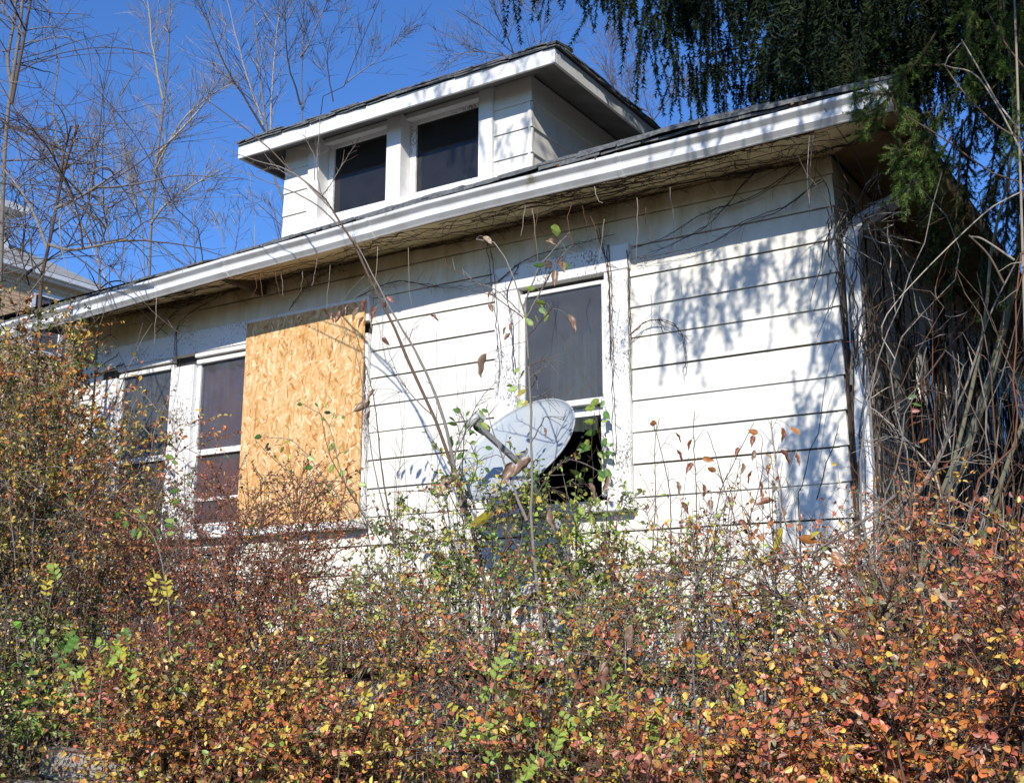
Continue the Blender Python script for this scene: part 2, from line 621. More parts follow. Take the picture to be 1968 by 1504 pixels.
def tube_set(paths, r0, r1, col, sides=3):
    N, K, _ = paths.shape
    r = np.asarray(r0).reshape(-1, 1) + (np.asarray(r1).reshape(-1, 1) - np.asarray(r0).reshape(-1, 1)) * np.linspace(0, 1, K)[None, :]
    r = np.broadcast_to(r, (N, K))
    V, F = tubes(paths, r, sides)
    return V, F, np.repeat(col, K * sides, 0)


# ------------------------------------------------------------------ ground
def build_ground():
    xs = np.r_[-300, -120, -60, -30, np.arange(-16, 12.01, .25), 30, 60, 120, 300]
    ys = np.r_[-300, -100, -40, -20, np.arange(-12, 14.01, .25), 30, 60, 120, 300]
    X, Y = np.meshgrid(xs, ys)
    Z = gz(X, Y)
    for i in range(X.shape[0]):
        for j in range(X.shape[1]):
            Z[i, j] += .05 * mnoise.noise(Vector((X[i, j] * 1.3, Y[i, j] * 1.3, 3)))
    inside = (X > -6.7) & (X < -.2) & (Y > .2) & (Y < 6.6)
    Z[inside] = np.minimum(Z[inside], .9)
    V = np.stack([X, Y, Z], -1).reshape(-1, 3)
    ny, nx = X.shape
    i, j = np.meshgrid(np.arange(ny - 1), np.arange(nx - 1), indexing='ij')
    a = (i * nx + j).ravel()
    F = np.stack([a, a + 1, a + nx + 1, a + nx], 1)
    o = np_obj('ground', V, F, 'ground soil', smooth=True)
    o['kind'] = 'structure'
    # fallen leaves and low ground cover on the bank
    n = 26000
    x = rng.uniform(-7.5, 2.4, n); y = rng.uniform(-3.6, -.15, n)
    keep = rng.random(n) < np.where(x < -2.2, 1, .45)
    x, y = x[keep], y[keep]; n = len(x)
    Pn = np.stack([x, y, gz(x, y) + .01 + rng.random(n) ** 2 * np.where(x < -2.5, .16, .07)], 1)
    D = rng.normal(0, 1, (n, 3)); D[:, 2] *= .5
    Nn = rng.normal(0, .5, (n, 3)) + np.array([.1, -.3, 1])
    L = rng.uniform(.018, .05, n)
    C = pick(dict(brown=3, tan=2, rust=2, orange=1, olive=3, green=2, gold=1, straw=1), n)
    V, F, C = leaves(Pn, D, Nn, L, L * .6, C)
    o = np_obj('leaf_litter', V, F, 'leaf', col=C)
    o['kind'] = 'stuff'; o['label'] = 'fallen leaves and low ground cover on the bank below the house'
    o['category'] = 'leaf litter'


build_ground()

# ------------------------------------------------------------------ the house
SP = .2032
HX0, HX1 = -6.95, 0.0
house = thing('bungalow', 'derelict white clapboard bungalow with boarded window and low attic dormer', 'house', (0, 0, 1.0))


def course_front(x0, x1, zb, h=SP, y=0.0, parent=house, name='clapboard'):
    zb += random.uniform(-.0012, .0012)
    path = []
    n = max(2, int((x1 - x0) / .5) + 1)
    ph = random.uniform(0, 6)
    for x in np.linspace(x0, x1, n):
        path.append(((x, y + .0022 * math.sin(x * 2.1 + ph), zb + .0022 * math.sin(x * 1.4 + ph * 2)), (0, 1, 0), (0, 0, 1)))
    b = MB().sweep(path, [(random.uniform(-.001, .001), 0), (.014, h - .006), (.03, h - .006), (.03, 0)])
    return b.obj(name, 'siding', parent)


def course_side(y0, y1, zb, h=SP, x=0.0, parent=house):
    pr = [(x, zb), (x - .014, zb + h - .002), (x - .032, zb + h - .002), (x - .032, zb)]
    return MB().prism_y(pr, y0, y1).obj('clapboard', 'siding', parent)


zt = 4.53
k = 0
zs = [4.0 + SP * i for i in range(-12, 3)]
for zb in zs:
    h = min(SP, zt - zb)
    zc = zb + h / 2
    segs = []
    if zb + h > 4.215:                     # above the window heads
        if zb < 4.19:
            segs = []
        segs = [(HX0, -4.1), (-4.098, HX1 - .052)]
        if k % 2: segs = [(HX0, -5.3), (-5.298, -1.9), (-1.898, HX1 - .052)]
    elif zb > 2.45:
        segs = [(HX0, -6.54), (-3.485, -2.372), (-1.348, HX1 - .052)]
    else:
        segs = [(HX0, -4.6), (-4.598, -1.2), (-1.198, HX1 - .052)]
        if k % 2: segs = [(HX0, -5.6), (-5.598, -2.7), (-2.698, HX1 - .052)]
    for a, b in segs:
        course_front(a, b, zb, h)
    # outside corner cap of each course
    cz = zb + .001
    cap = MB()
    cap.add([(-.054, -.003, cz), (.003, -.003, cz), (.003, .055, cz), (-.054, .011, cz + h - .004), (-.011, .011, cz + h - .004), (-.011, .055, cz + h - .004),
             (-.054, .012, cz), (-.012, .012, cz), (-.012, .055, cz), (-.054, .026, cz + h - .004), (-.026, .026, cz + h - .004), (-.026, .055, cz + h - .004)],
            [(0, 1, 4, 3), (1, 2, 5, 4), (6, 9, 10, 7), (7, 10, 11, 8), (0, 6, 7, 1), (1, 7, 8, 2), (3, 4, 10, 9), (4, 5, 11, 10), (0, 3, 9, 6), (2, 8, 11, 5)])
    cap.obj('corner_cap', 'siding', house)
    if 2.35 < zb + h / 2 < 4.0:
        for a, b in ((.056, 1.62), (2.72, 4.4), (5.5, 6.8)):
            course_side(a, b, zb, h)
    else:
        course_side(.056, 3.4, zb, h)
        course_side(3.402, 6.8, zb, h)
    k += 1

# sheathing (dark inside) around the openings, floor, ceiling
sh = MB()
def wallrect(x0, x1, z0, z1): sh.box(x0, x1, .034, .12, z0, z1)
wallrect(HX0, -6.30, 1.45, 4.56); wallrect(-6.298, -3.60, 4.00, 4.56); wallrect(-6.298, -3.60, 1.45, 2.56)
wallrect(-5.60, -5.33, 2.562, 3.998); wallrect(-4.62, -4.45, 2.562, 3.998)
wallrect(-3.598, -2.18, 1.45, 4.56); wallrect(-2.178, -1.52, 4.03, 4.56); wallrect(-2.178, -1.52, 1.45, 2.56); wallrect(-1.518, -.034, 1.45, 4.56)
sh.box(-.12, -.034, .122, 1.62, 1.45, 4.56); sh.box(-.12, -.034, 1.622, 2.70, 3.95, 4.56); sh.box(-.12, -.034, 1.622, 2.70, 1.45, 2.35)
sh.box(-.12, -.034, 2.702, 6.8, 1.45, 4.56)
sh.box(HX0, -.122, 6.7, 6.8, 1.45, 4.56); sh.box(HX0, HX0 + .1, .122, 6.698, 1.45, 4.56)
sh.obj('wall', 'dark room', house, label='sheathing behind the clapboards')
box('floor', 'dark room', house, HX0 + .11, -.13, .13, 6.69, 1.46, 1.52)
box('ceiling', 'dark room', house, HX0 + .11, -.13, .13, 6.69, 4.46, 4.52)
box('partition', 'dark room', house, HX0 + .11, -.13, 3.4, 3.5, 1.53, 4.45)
# left end outer wall, back wall outer skin
box('clapboard', 'siding', house, HX0 - .02, HX0 - .003, 0.003, 6.8, 1.5, 4.53)
# foundation and skirt
fd = MB(); fd.box(HX0 + .03, -.03, .05, 6.75, .3, 1.46)
fd.obj('foundation', 'foundation', house)
box('skirt_board', 'dark wood', house, HX0, .02, -.03, .032, 1.49, 1.56, bevel=.004)

# big window with missing lower pane
def window_front(xl, xr, zb, zh, pane_rects, cas, name='window', peel='peel', headh=.17, y=0.0, glass='dusty glass'):
    w = bpy.data.objects.new(name, None); link(w, house); w.location = (0, 0, 0)
    return w


win = MB()
win.box(-2.368, -2.18, -.034, .034, 2.55, 4.045)
win.box(-1.52, -1.352, -.034, .034, 2.55, 4.045)
win.box(-2.385, -1.335, -.040, .034, 4.047, 4.215)
casing = win.obj('window', 'peel', house, bevel=.004, label='tall window with its lower pane missing')
box('sill', 'peel', casing, -2.40, -1.32, -.085, .034, 2.49, 2.548, bevel=.005)
stf = MB()
stf.box(-2.178, -2.145, -.004, .03, 2.6, 4.01); stf.box(-1.555, -1.522, -.004, .03, 2.6, 4.01); stf.box(-2.143, -1.557, -.004, .03, 3.985, 4.012)
stf.obj('frame', 'white trim', casing, bevel=.003)
stf = MB(); stf.box(-2.143, -1.557, .0, .035, 3.195, 3.235)
stf.obj('sash', 'white trim', casing, bevel=.004)
stf = MB(); stf.box(-2.143, -1.557, .055, .085, 3.13, 3.18); stf.box(-2.143, -2.10, .055, .085, 2.6, 3.13); stf.box(-1.60, -1.557, .055, .085, 2.6, 3.13)
stf.obj('inner_sash', 'peel', casing)
box('pane', 'dusty glass', casing, -2.144, -1.556, .012, .016, 3.236, 3.984)

# left window group
lg = MB()
lg.box(-6.54, -6.29, -.032, .034, 2.55, 3.93); lg.box(-5.60, -5.33, -.032, .034, 2.55, 3.93); lg.box(-4.62, -4.45, -.032, .034, 2.55, 3.93)
lg.box(-3.62, -3.49, -.032, .034, 2.55, 3.93)
lg.box(-6.56, -3.488, -.036, .034, 4.022, 4.21)
casing2 = lg.obj('window', 'peel', house, bevel=.004, label='row of sash windows, the right-hand one boarded over')
box('sill', 'peel', casing2, -6.58, -3.46, -.09, .034, 2.49, 2.548, bevel=.005)
st = MB()
for a, b in ((-6.288, -5.602), (-5.328, -4.622), (-4.448, -3.622)):
    st.box(a, b, -.028, .03, 3.985, 4.020); st.box(a, b, -.006, .03, 3.932, 3.968)
st.obj('head_moulding', 'white trim', casing2, bevel=.003)
for a, b in ((-6.288, -5.602), (-5.328, -4.622)):
    f = MB(); f.box(a, a + .04, .012, .045, 2.56, 3.93); f.box(b - .04, b, .012, .045, 2.56, 3.93); f.box(a + .042, b - .042, .005, .045, 3.17, 3.215)
    f.box(a + .042, b - .042, .012, .045, 2.56, 2.62)
    if a > -5.5: f.box(a + .042, b - .042, .02, .045, 2.80, 2.825)
    f.obj('sash', 'peel', casing2)
    box('pane', 'dusty glass', casing2, a + .042, b - .042, .025, .029, 3.217, 3.928)
    box('pane', 'dusty glass', casing2, a + .042, b - .042, .031, .035, 2.622, 3.168)


def curtain(x0, x1, y, z0, z1, m, parent):
    xs = np.linspace(x0, x1, 60)
    ys = y + .025 * np.sin(xs * 55) + .012 * np.sin(xs * 131)
    V = np.concatenate([np.stack([xs, ys, np.full_like(xs, z0)], 1), np.stack([xs, ys, np.full_like(xs, z1)], 1)])
    i = np.arange(59)
    F = np.stack([i, i + 1, i + 61, i + 60], 1)
    return np_obj('curtain', V, F, m, parent, smooth=True)


curtain(-5.30, -4.64, .085, 2.55, 3.22, 'red curtain', casing2)
curtain(-5.30, -4.64, .10, 3.22, 3.98, 'purple curtain', casing2)
curtain(-6.26, -5.62, .10, 2.55, 3.98, 'grey curtain', casing2)
curtain(-2.16, -1.80, .35, 3.1, 3.98, 'grey curtain', casing)
# new strand board over the third unit
box('strand_board', 'osb', house, -4.716, -3.508, -.058, -.045, 2.52, 4.175, label='fresh tan strand board nailed over a window')

# side wall window (right-hand wall)
sw = MB()
sw.box(-.03, .03, 1.64, 1.90, 2.40, 3.93); sw.box(-.03, .03, 2.42, 2.69, 2.40, 3.93); sw.box(-.03, .034, 1.62, 2.71, 3.932, 4.06)
cs = sw.obj('window', 'peel', house, bevel=.004, label='narrow window in the shaded side wall')
box('pane', 'attic glass', cs, -.012, -.008, 1.902, 2.418, 2.41, 3.93)
sw = MB()
sw.box(-.03, .03, 4.42, 4.60, 2.40, 3.93); sw.box(-.03, .03, 5.30, 5.48, 2.40, 3.93); sw.box(-.03, .034, 4.40, 5.50, 3.932, 4.06)
cs = sw.obj('window', 'peel', house, bevel=.004, label='far window in the shaded side wall')
box('pane', 'attic glass', cs, -.012, -.008, 4.602, 5.298, 2.41, 3.93)

# ---- eaves
def zg(x):      # top of the sagging gutter lip
    return float(np.interp(x, [-7.3, -6.8, -5.7, -4.6, -4.3, -2.6, -1.0, .6], [4.38, 4.405, 4.445, 4.482, 4.497, 4.545, 4.552, 4.560]))


EX0, EX1 = -7.28, .50
# soffit: boards sloping from the wall top down to the fascia
sf = MB()
xs = list(np.linspace(EX0 + .05, EX1 - .03, 18))
for a, b in zip(xs[:-1], xs[1:]):
    za, zb_ = zg(a) - .085, zg(b) - .085
    sf.add([(a, -.50, za), (b, -.50, zb_), (b, .033, 4.531), (a, .033, 4.531), (a, -.50, za + .012), (b, -.50, zb_ + .012), (b, .033, 4.543), (a, .033, 4.543)],
           [(0, 1, 2, 3), (4, 7, 6, 5), (0, 4, 5, 1), (2, 6, 7, 3)])
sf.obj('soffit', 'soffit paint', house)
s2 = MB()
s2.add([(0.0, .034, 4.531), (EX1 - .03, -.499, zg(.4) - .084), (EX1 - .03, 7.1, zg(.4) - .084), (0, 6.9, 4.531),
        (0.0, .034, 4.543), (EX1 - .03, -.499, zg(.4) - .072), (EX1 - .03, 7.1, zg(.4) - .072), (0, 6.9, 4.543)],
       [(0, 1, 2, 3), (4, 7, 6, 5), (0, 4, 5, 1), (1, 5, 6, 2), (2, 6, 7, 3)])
s2.obj('soffit', 'brown soffit', house)
# fascia boards
fa = MB()
for a, b in zip(xs[:-1], xs[1:]):
    za, zb_ = zg(a), zg(b)
    fa.add([(a, -.525, za - .10), (b, -.525, zb_ - .10), (b, -.525, zb_ + .05), (a, -.525, za + .05), (a, -.501, za - .10), (b, -.501, zb_ - .10), (b, -.501, zb_ + .05), (a, -.501, za + .05)],
           [(0, 1, 2, 3), (4, 7, 6, 5), (0, 4, 5, 1), (3, 2, 6, 7)])
fa.obj('fascia', 'dark wood', house)
box('fascia', 'brown soffit', house, EX1 - .028, EX1 - .005, -.52, 7.1, zg(.4) - .11, zg(.4) + .04)
# soffit bracket seen near the boarded window
br = MB(); br.add([(-4.62, -.48, 4.41), (-4.56, -.48, 4.41), (-4.56, -.02, 4.40), (-4.62, -.02, 4.40), (-4.62, -.48, 4.43), (-4.56, -.48, 4.43), (-4.56, -.02, 4.51), (-4.62, -.02, 4.51)],
                  [(0, 1, 2, 3), (4, 7, 6, 5), (0, 4, 5, 1), (1, 5, 6, 2), (2, 6, 7, 3), (3, 7, 4, 0)])
br.obj('bracket', 'dark wood', house)

# gutter lengths with seams between them
GP = [(-.53, -.004), (-.53, -.110), (-.560, -.112), (-.565, -.119), (-.571, -.112), (-.598, -.088), (-.600, -.052), (-.604, -.044), (-.633, -.021), (-.636, -.016), (-.636, .002), (-.622, .004),
      (-.622, -.008), (-.628, -.012), (-.626, -.020), (-.598, -.040), (-.594, -.052), (-.592, -.084), (-.566, -.104), (-.538, -.102), (-.536, -.004)]
cuts = [EX0, -4.42, -3.02, -1.10, EX1]
for a, b in zip(cuts[:-1], cuts[1:]):
    nseg = max(2, int((b - a) / .45))
    path = [((x, 0, zg(x) + .004 * math.sin(x * 2.3)), (0, 1, 0), (0, 0, 1)) for x in np.linspace(a + .001, b - .001, nseg + 1)]
    MB().sweep(path, GP).obj('gutter', 'gutter metal', house)
for c in cuts[1:-1]:
    GS = [(y - .004 if y < -.55 else y, z - .004 if z < -.05 else z) for y, z in GP[:12]]
    path = [((x, 0, zg(x) + .004 * math.sin(x * 2.3)), (0, 1, 0), (0, 0, 1)) for x in (c - .014, c + .014)]
    inner = [(-.615, .0), (-.60, -.09), (-.54, -.10), (-.531, -.004)]
    MB().sweep(path, GS[1:] + [(-.616, .0), (-.612, -.02), (-.592, -.045), (-.588, -.082), (-.54, -.100)]).obj('gutter_seam', 'gutter metal', house)
# gutter end cap
box('end_cap', 'gutter metal', house, EX1, EX1 + .004, -.63, -.53, zg(EX1) - .11, zg(EX1) + .002)
# downspout with elbows
def rect_path(pts, w, d, side):
    path = []
    pts = [np.array(p, float) for p in pts]
    for i, p in enumerate(pts):
        t = pts[min(i + 1, len(pts) - 1)] - pts[max(i - 1, 0)]; t /= np.linalg.norm(t)
        A = np.array(side, float); A = A - t * (A @ t); A /= np.linalg.norm(A)
        B = np.cross(t, A)
        path.append((p, A, B))
    pr = [(-w / 2, -d / 2), (-w / 6, -d / 2), (-w / 6 + .004, -d / 2 + .006), (w / 6 - .004, -d / 2 + .006), (w / 6, -d / 2), (w / 2, -d / 2), (w / 2, d / 2), (-w / 2, d / 2)]
    return path, pr


pa, pr = rect_path([(.070, .022, 1.35), (.082, .022, 2.4), (.082, .022, 3.4), (.082, .022, 3.98), (.12, .08, 4.10), (.36, .28, 4.30), (.42, .34, 4.36), (.43, .35, 4.44)], .082, .06, (1, 0, 0))
MB().sweep(pa, pr).obj('downspout', 'gutter metal', house, smooth=False)

# ---- roof: low pyramid hip plus curled shingle edge
def zroof(x, y):
    d = min(y + .62, 7.42 - y, EX1 + .02 - x, x - EX0 + .02)
    return 4.60 + .27 * max(d, 0)


rf = MB()
zc0 = 4.585
ax, ay = (EX0 + EX1) / 2, 3.4
c4 = [(EX0 - .0, -.60), (EX1, -.60), (EX1, 7.4), (EX0, 7.4)]
za = zc0 + .27 * 3.9
vs = [(x, y, zc0 - (.10 if x < -3 else 0)) for x, y in c4] + [(ax, ay, za)]
rf.add(vs, [(0, 1, 4), (1, 2, 4), (2, 3, 4), (3, 0, 4)])
rf.obj('roof', 'roof felt', house)


def shingle(parent, p0, p1, drop, back, th, seed):
    """one curled shingle: p0-p1 is its lower edge, back the direction up the slope"""
    r = random.Random(seed)
    p0 = np.array(p0, float); p1 = np.array(p1, float); back = np.array(back, float)
    rows = []
    for s_, dz in ((0.0, -drop), (.03, -drop * .35), (.10, 0), (.26, .004)):
        for i, t in enumerate((0, .33, .66, 1)):
            q = p0 + (p1 - p0) * t + back * s_
            q = q + np.array([0, 0, dz + r.uniform(-.004, .004)])
            rows.append(q)
    n = len(rows)
    low = [q - np.array([0, 0, th]) for q in rows]
    f = []
    for a in range(3):
        for b in range(3):
            i = a * 4 + b
            f.append((i, i + 1, i + 5, i + 4)); f.append((n + i, n + i + 4, n + i + 5, n + i + 1))
    for b in range(3):
        f.append((b, n + b, n + b + 1, b + 1)); f.append((12 + b, 12 + b + 1, n + 12 + b + 1, n + 12 + b))
    for a in range(3):
        f.append((a * 4, a * 4 + 4, n + a * 4 + 4, n + a * 4)); f.append((a * 4 + 3, n + a * 4 + 3, n + a * 4 + 7, a * 4 + 7))
    return MB().add(rows + low, f).obj('shingle', 'shingle', parent)


def zedge(x):   # top of the shingle edge above the gutter
    return zg(x) + float(np.interp(x, [-7.3, -5, -3.6, -2.2, -.8, .0, .5], [.06, .066, .066, .08, .118, .10, .08]))


sd = 0
for layer, (yy, off) in enumerate(((-.600, 0.0), (-.612, .11), (-.592, .21))):
    x = EX0 + off - .2
    while x < EX1 - .02:
        w = random.uniform(.26, .33)
        a, b = max(x, EX0), min(x + w - .006, EX1 + .02)
        if b - a > .05:
            zz = layer * .021 - .042
            jy = random.uniform(-.014, .012)
            shingle(house, (a, yy + jy, zedge(a) + zz + random.uniform(-.003, .003)), (b, yy + jy + random.uniform(-.006, .006), zedge(b) + zz + random.uniform(-.003, .003)),
                    random.uniform(.008, .024), (0, .963, .26), .016, sd); sd += 1
        x += w

# ---- attic dormer
DY, DX0, DX1 = .30, -4.74, -2.275
DZT, FZ = 5.81, 5.69
FX0, FX1, FY = -5.03, -1.92, .05
dzb = [5.40 + SP * i for i in range(-4, 3)]


def dormer_lap(z): return z
for i, zb in enumerate([5.395 - .2032 * 3, 5.395 - .2032 * 2, 5.192, 5.395, 5.598]):
    h = SP if zb < 5.5 else DZT - zb
    for a, b in ((DX0, -4.452), (-2.608, DX1)):
        pr = [(DY, zb), (DY + .012, zb + h - .002), (DY + .03, zb + h - .002), (DY + .03, zb)]
        MB().prism_x(pr, a, b).obj('clapboard', 'dormer siding', house)
    pr = [(DX1 + .004, zb), (DX1 - .010, zb + h - .002), (DX1 - .03, zb + h - .002), (DX1 - .03, zb)]
    MB().prism_y(pr, DY - .002, 4.2).obj('clapboard', 'dormer siding', house)
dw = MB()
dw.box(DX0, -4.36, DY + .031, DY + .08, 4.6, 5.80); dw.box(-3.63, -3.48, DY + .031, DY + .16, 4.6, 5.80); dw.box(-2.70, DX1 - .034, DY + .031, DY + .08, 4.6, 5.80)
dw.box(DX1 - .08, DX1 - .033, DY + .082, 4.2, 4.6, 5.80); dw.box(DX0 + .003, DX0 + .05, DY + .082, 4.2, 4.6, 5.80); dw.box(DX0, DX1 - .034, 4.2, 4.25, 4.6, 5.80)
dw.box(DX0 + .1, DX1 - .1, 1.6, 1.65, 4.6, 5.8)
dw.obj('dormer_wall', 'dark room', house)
cz = MB()
cz.box(-4.452, -4.335, DY - .022, DY + .15, 4.75, 5.80)
cz.box(-3.62, -3.477, DY - .022, DY + .15, 4.75, 5.80)
cz.box(-2.735, -2.608, DY - .022, DY + .15, 4.75, 5.80)
cz.box(-4.333, -3.622, DY + .035, DY + .15, 5.765, 5.809); cz.box(-3.475, -2.737, DY + .035, DY + .15, 5.765, 5.809)
dwin = cz.obj('dormer_window', 'white trim', house, bevel=.003, label='pair of small attic windows under the dormer eave')
for a, b in ((-4.331, -3.624), (-3.473, -2.739)):
    f = MB()
    f.box(a, a + .055, DY + .10, DY + .135, 4.95, 5.76); f.box(b - .04, b, DY + .10, DY + .135, 4.95, 5.76)
    f.box(a + .057, b - .042, DY + .10, DY + .135, 5.735, 5.762)
    f.box(a + .057, b - .042, DY + .08, DY + .135, 5.09, 5.145)
    f.obj('sash', 'peel', dwin)
    box('pane', 'attic glass', dwin, a + .057, b - .042, DY + .118, DY + .122, 5.146, 5.734)
# flashing apron at the dormer foot
box('apron', 'white trim', house, -4.36, -2.60, DY - .03, DY + .155, 4.90, 5.085, bevel=.004)
# dormer eaves
so = MB()
T = .012
so.add([(FX0 + .01, FY + .012, FZ), (FX1 - .01, FY + .012, FZ), (DX1, DY + .03, DZT), (DX0, DY + .03, DZT), (FX1 - .01, 4.0, FZ), (DX1, 4.0, DZT), (FX0 + .01, 4.0, FZ), (DX0, 4.0, DZT),
        (FX0 + .01, FY + .012, FZ + T), (FX1 - .01, FY + .012, FZ + T), (DX1, DY + .03, DZT + T), (DX0, DY + .03, DZT + T), (FX1 - .01, 4.0, FZ + T), (DX1, 4.0, DZT + T), (FX0 + .01, 4.0, FZ + T), (DX0, 4.0, DZT + T)],
       [(0, 1, 2, 3), (1, 4, 5, 2), (0, 3, 7, 6), (8, 11, 10, 9), (9, 10, 13, 12), (8, 14, 15, 11)])
so.obj('dormer_soffit', 'grey soffit', house)
box('dormer_fascia', 'white trim', house, FX0, FX1, FY - .012, FY + .010, FZ - .006, FZ + .112, bevel=.003)
box('dormer_fascia', 'white trim', house, FX1 - .022, FX1 - .001, FY + .012, 4.0, FZ - .006, FZ + .11, bevel=.003)
box('dormer_fascia', 'white trim', house, FX0 + .001, FX0 + .022, FY + .012, 4.0, FZ - .006, FZ + .11, bevel=.003)
dr = MB()
mx_ = (FX0 + FX1) / 2
dr.add([(FX0, FY - .01, FZ + .116), (FX1, FY - .01, FZ + .116), (FX1, 4.0, FZ + .116), (FX0, 4.0, FZ + .116), (mx_ - .3, 1.6, FZ + .37), (mx_ + .3, 1.6, FZ + .37), (mx_ + .3, 4.0, FZ + .37), (mx_ - .3, 4.0, FZ + .37)],
       [(0, 1, 5, 4), (1, 2, 6, 5), (3, 0, 4, 7), (4, 5, 6, 7), (2, 3, 7, 6)])
dr.obj('dormer_roof', 'roof felt', house)
for layer in range(3):
    x = FX0 - .25 + layer * .1
    while x < FX1:
        w = random.uniform(.24, .32)
        a, b = max(x, FX0 - .012), min(x + w - .006, FX1 + .02)
        if b - a > .05:
            zz = FZ + .130 + layer * .013
            shingle(house, (a, FY - .035 + random.uniform(-.01, .012), zz + random.uniform(-.003, .003)), (b, FY - .035 + random.uniform(-.01, .012), zz + random.uniform(-.003, .003)),
                    random.uniform(.004, .014), (0, .98, .17), .010, sd); sd += 1
        x += w
    y = FY + .0 + layer * .1
    while y < 3.6:
        w = random.uniform(.24, .32)
        zz = FZ + .130 + layer * .013
        shingle(house, (FX1 + .03, y, zz), (FX1 + .03 + random.uniform(-.01, .01), y + w - .006, zz), random.uniform(.004, .012), (-.98, 0, .17), .010, sd); sd += 1
        y += w

# ------------------------------------------------------------------ satellite dish
def build_dish():
    c = P(990, 862, -.52)
    img = unit(-.60 * CR + .80 * CU)
    n = unit(-math.cos(D2R(58)) * CF + math.sin(D2R(58)) * img)
    up = unit(-img + n * (n @ img))           # in the dish plane, towards its foot
    up = unit(up - n * (up @ n))
    side = np.cross(n, up)
    base = np.array([c[0] + .12, c[1] + .2, float(gz(c[0], c[1]))])
    t = thing('satellite_dish', 'white oval satellite dish standing before the tall broken window', 'satellite dish', base)
    a, b = .425, .36
    V = []; F = []
    R_, S_ = 10, 48
    for layer, off in ((0, 0.0), (1, -.006)):
        for i in range(R_ + 1):
            r = i / R_
            for j in range(S_):
                th = 2 * math.pi * j / S_
                dz = -.055 * (1 - r * r) + off + (.006 if i == R_ and layer == 0 else 0)
                V.append(c + side * (a * r * math.cos(th)) + up * (b * r * math.sin(th)) + n * dz)
    m = (R_ + 1) * S_
    for layer in (0, 1):
        o = layer * m
        for i in range(R_):
            for j in range(S_):
                q = (o + i * S_ + j, o + i * S_ + (j + 1) % S_, o + (i + 1) * S_ + (j + 1) % S_, o + (i + 1) * S_ + j)
                F.append(q if layer else q[::-1])
    for j in range(S_):
        F.append((R_ * S_ + j, R_ * S_ + (j + 1) % S_, m + R_ * S_ + (j + 1) % S_, m + R_ * S_ + j))
    o = np_obj('reflector', np.array(V), np.array(F), 'dish paint', t, smooth=True)
    th = np.linspace(0, 2 * math.pi, 49)[:-1]
    ring = np.array([c + side * (a * math.cos(q)) + up * (b * math.sin(q)) + n * .004 for q in np.r_[th, th[:1], th[1:2]]])
    V, F = tubes(ring[None], np.full((1, len(ring)), .006), 6)
    np_obj('rim', V, F, 'dish paint', t, smooth=True)
    foot = c + up * b * .98
    tip = P(915, 815, -.95)
    mb = MB()
    d = unit(tip - foot); A = unit(np.cross(d, n)); B = np.cross(d, A)
    pr = [(-.014, -.022), (.014, -.022), (.014, .022), (-.014, .022)]
    mb.sweep([(foot - n * .03, A, B), (foot + (tip - foot) * .5, A, B), (tip, A, B)], pr).obj('feed_arm', 'dark plastic', t, bevel=.003)
    V, F = tubes(np.array([[tip - d * .02, tip + unit(c - tip) * .02 + n * 0, tip + unit(c - tip) * .10, tip + unit(c - tip) * .12]]), np.array([[.03, .034, .036, .022]]), 14)
    np_obj('receiver', V, F, 'dark plastic', t, smooth=True)
    V, F = tubes(np.array([[tip + A * .06 - d * .02, tip + A * .05 + d * .03, tip - A * .05 + d * .03, tip - A * .06 - d * .02]]), np.array([[.02, .026, .026, .02]]), 10)
    np_obj('receiver', V, F, 'dish paint', t, smooth=True)
    back = c - n * .09 + up * .10
    m2 = P(1035, 965, -.42); m3 = P(1090, 1060, -.30)
    pth = resample([back, m2, m3, np.array([m3[0] + .03, m3[1] + .02, base[2]])], 14)
    V, F = tubes(pth[None], np.full((1, 14), .024), 12)
    np_obj('mast', V, F, 'dish paint', t, smooth=True)
    V, F = tubes(np.array([[c - n * .058, c - n * .075, back - n * .02]]), np.array([[.07, .06, .035]]), 10)
    np_obj('bracket', V, F, 'dark plastic', t, smooth=True)


build_dish()

# ------------------------------------------------------------------ timber steps at the foot of the bank
def timber(p0, p1, w, h, m, parent):
    p0 = np.array(p0); p1 = np.array(p1)
    d = unit(p1 - p0); A = unit(np.cross(d, [0, 0, 1.0])); B = np.cross(A, d)
    pr = [(-w / 2, -h), (w / 2, -h), (w / 2, 0), (-w / 2, 0)]
    path = [(p0 + (p1 - p0) * t + B * random.uniform(-.004, .004), A, B) for t in (0, .25, .5, .75, 1)]
    return MB().sweep(path, pr).obj('timber', m, parent, bevel=.006)


steps = thing('timber_steps', 'weathered landscape timber steps half buried in leaves on the bank', 'steps', PD(210, 1470, 6.6))
timber(PD(100, 1432, 6.7), PD(330, 1478, 6.35), .15, .16, 'grey timber', steps)
timber(PD(170, 1374, 6.95), PD(330, 1400, 6.65), .13, .12, 'red timber', steps)
timber(PD(40, 1498, 6.35), PD(340, 1520, 6.1), .15, .14, 'grey timber', steps)


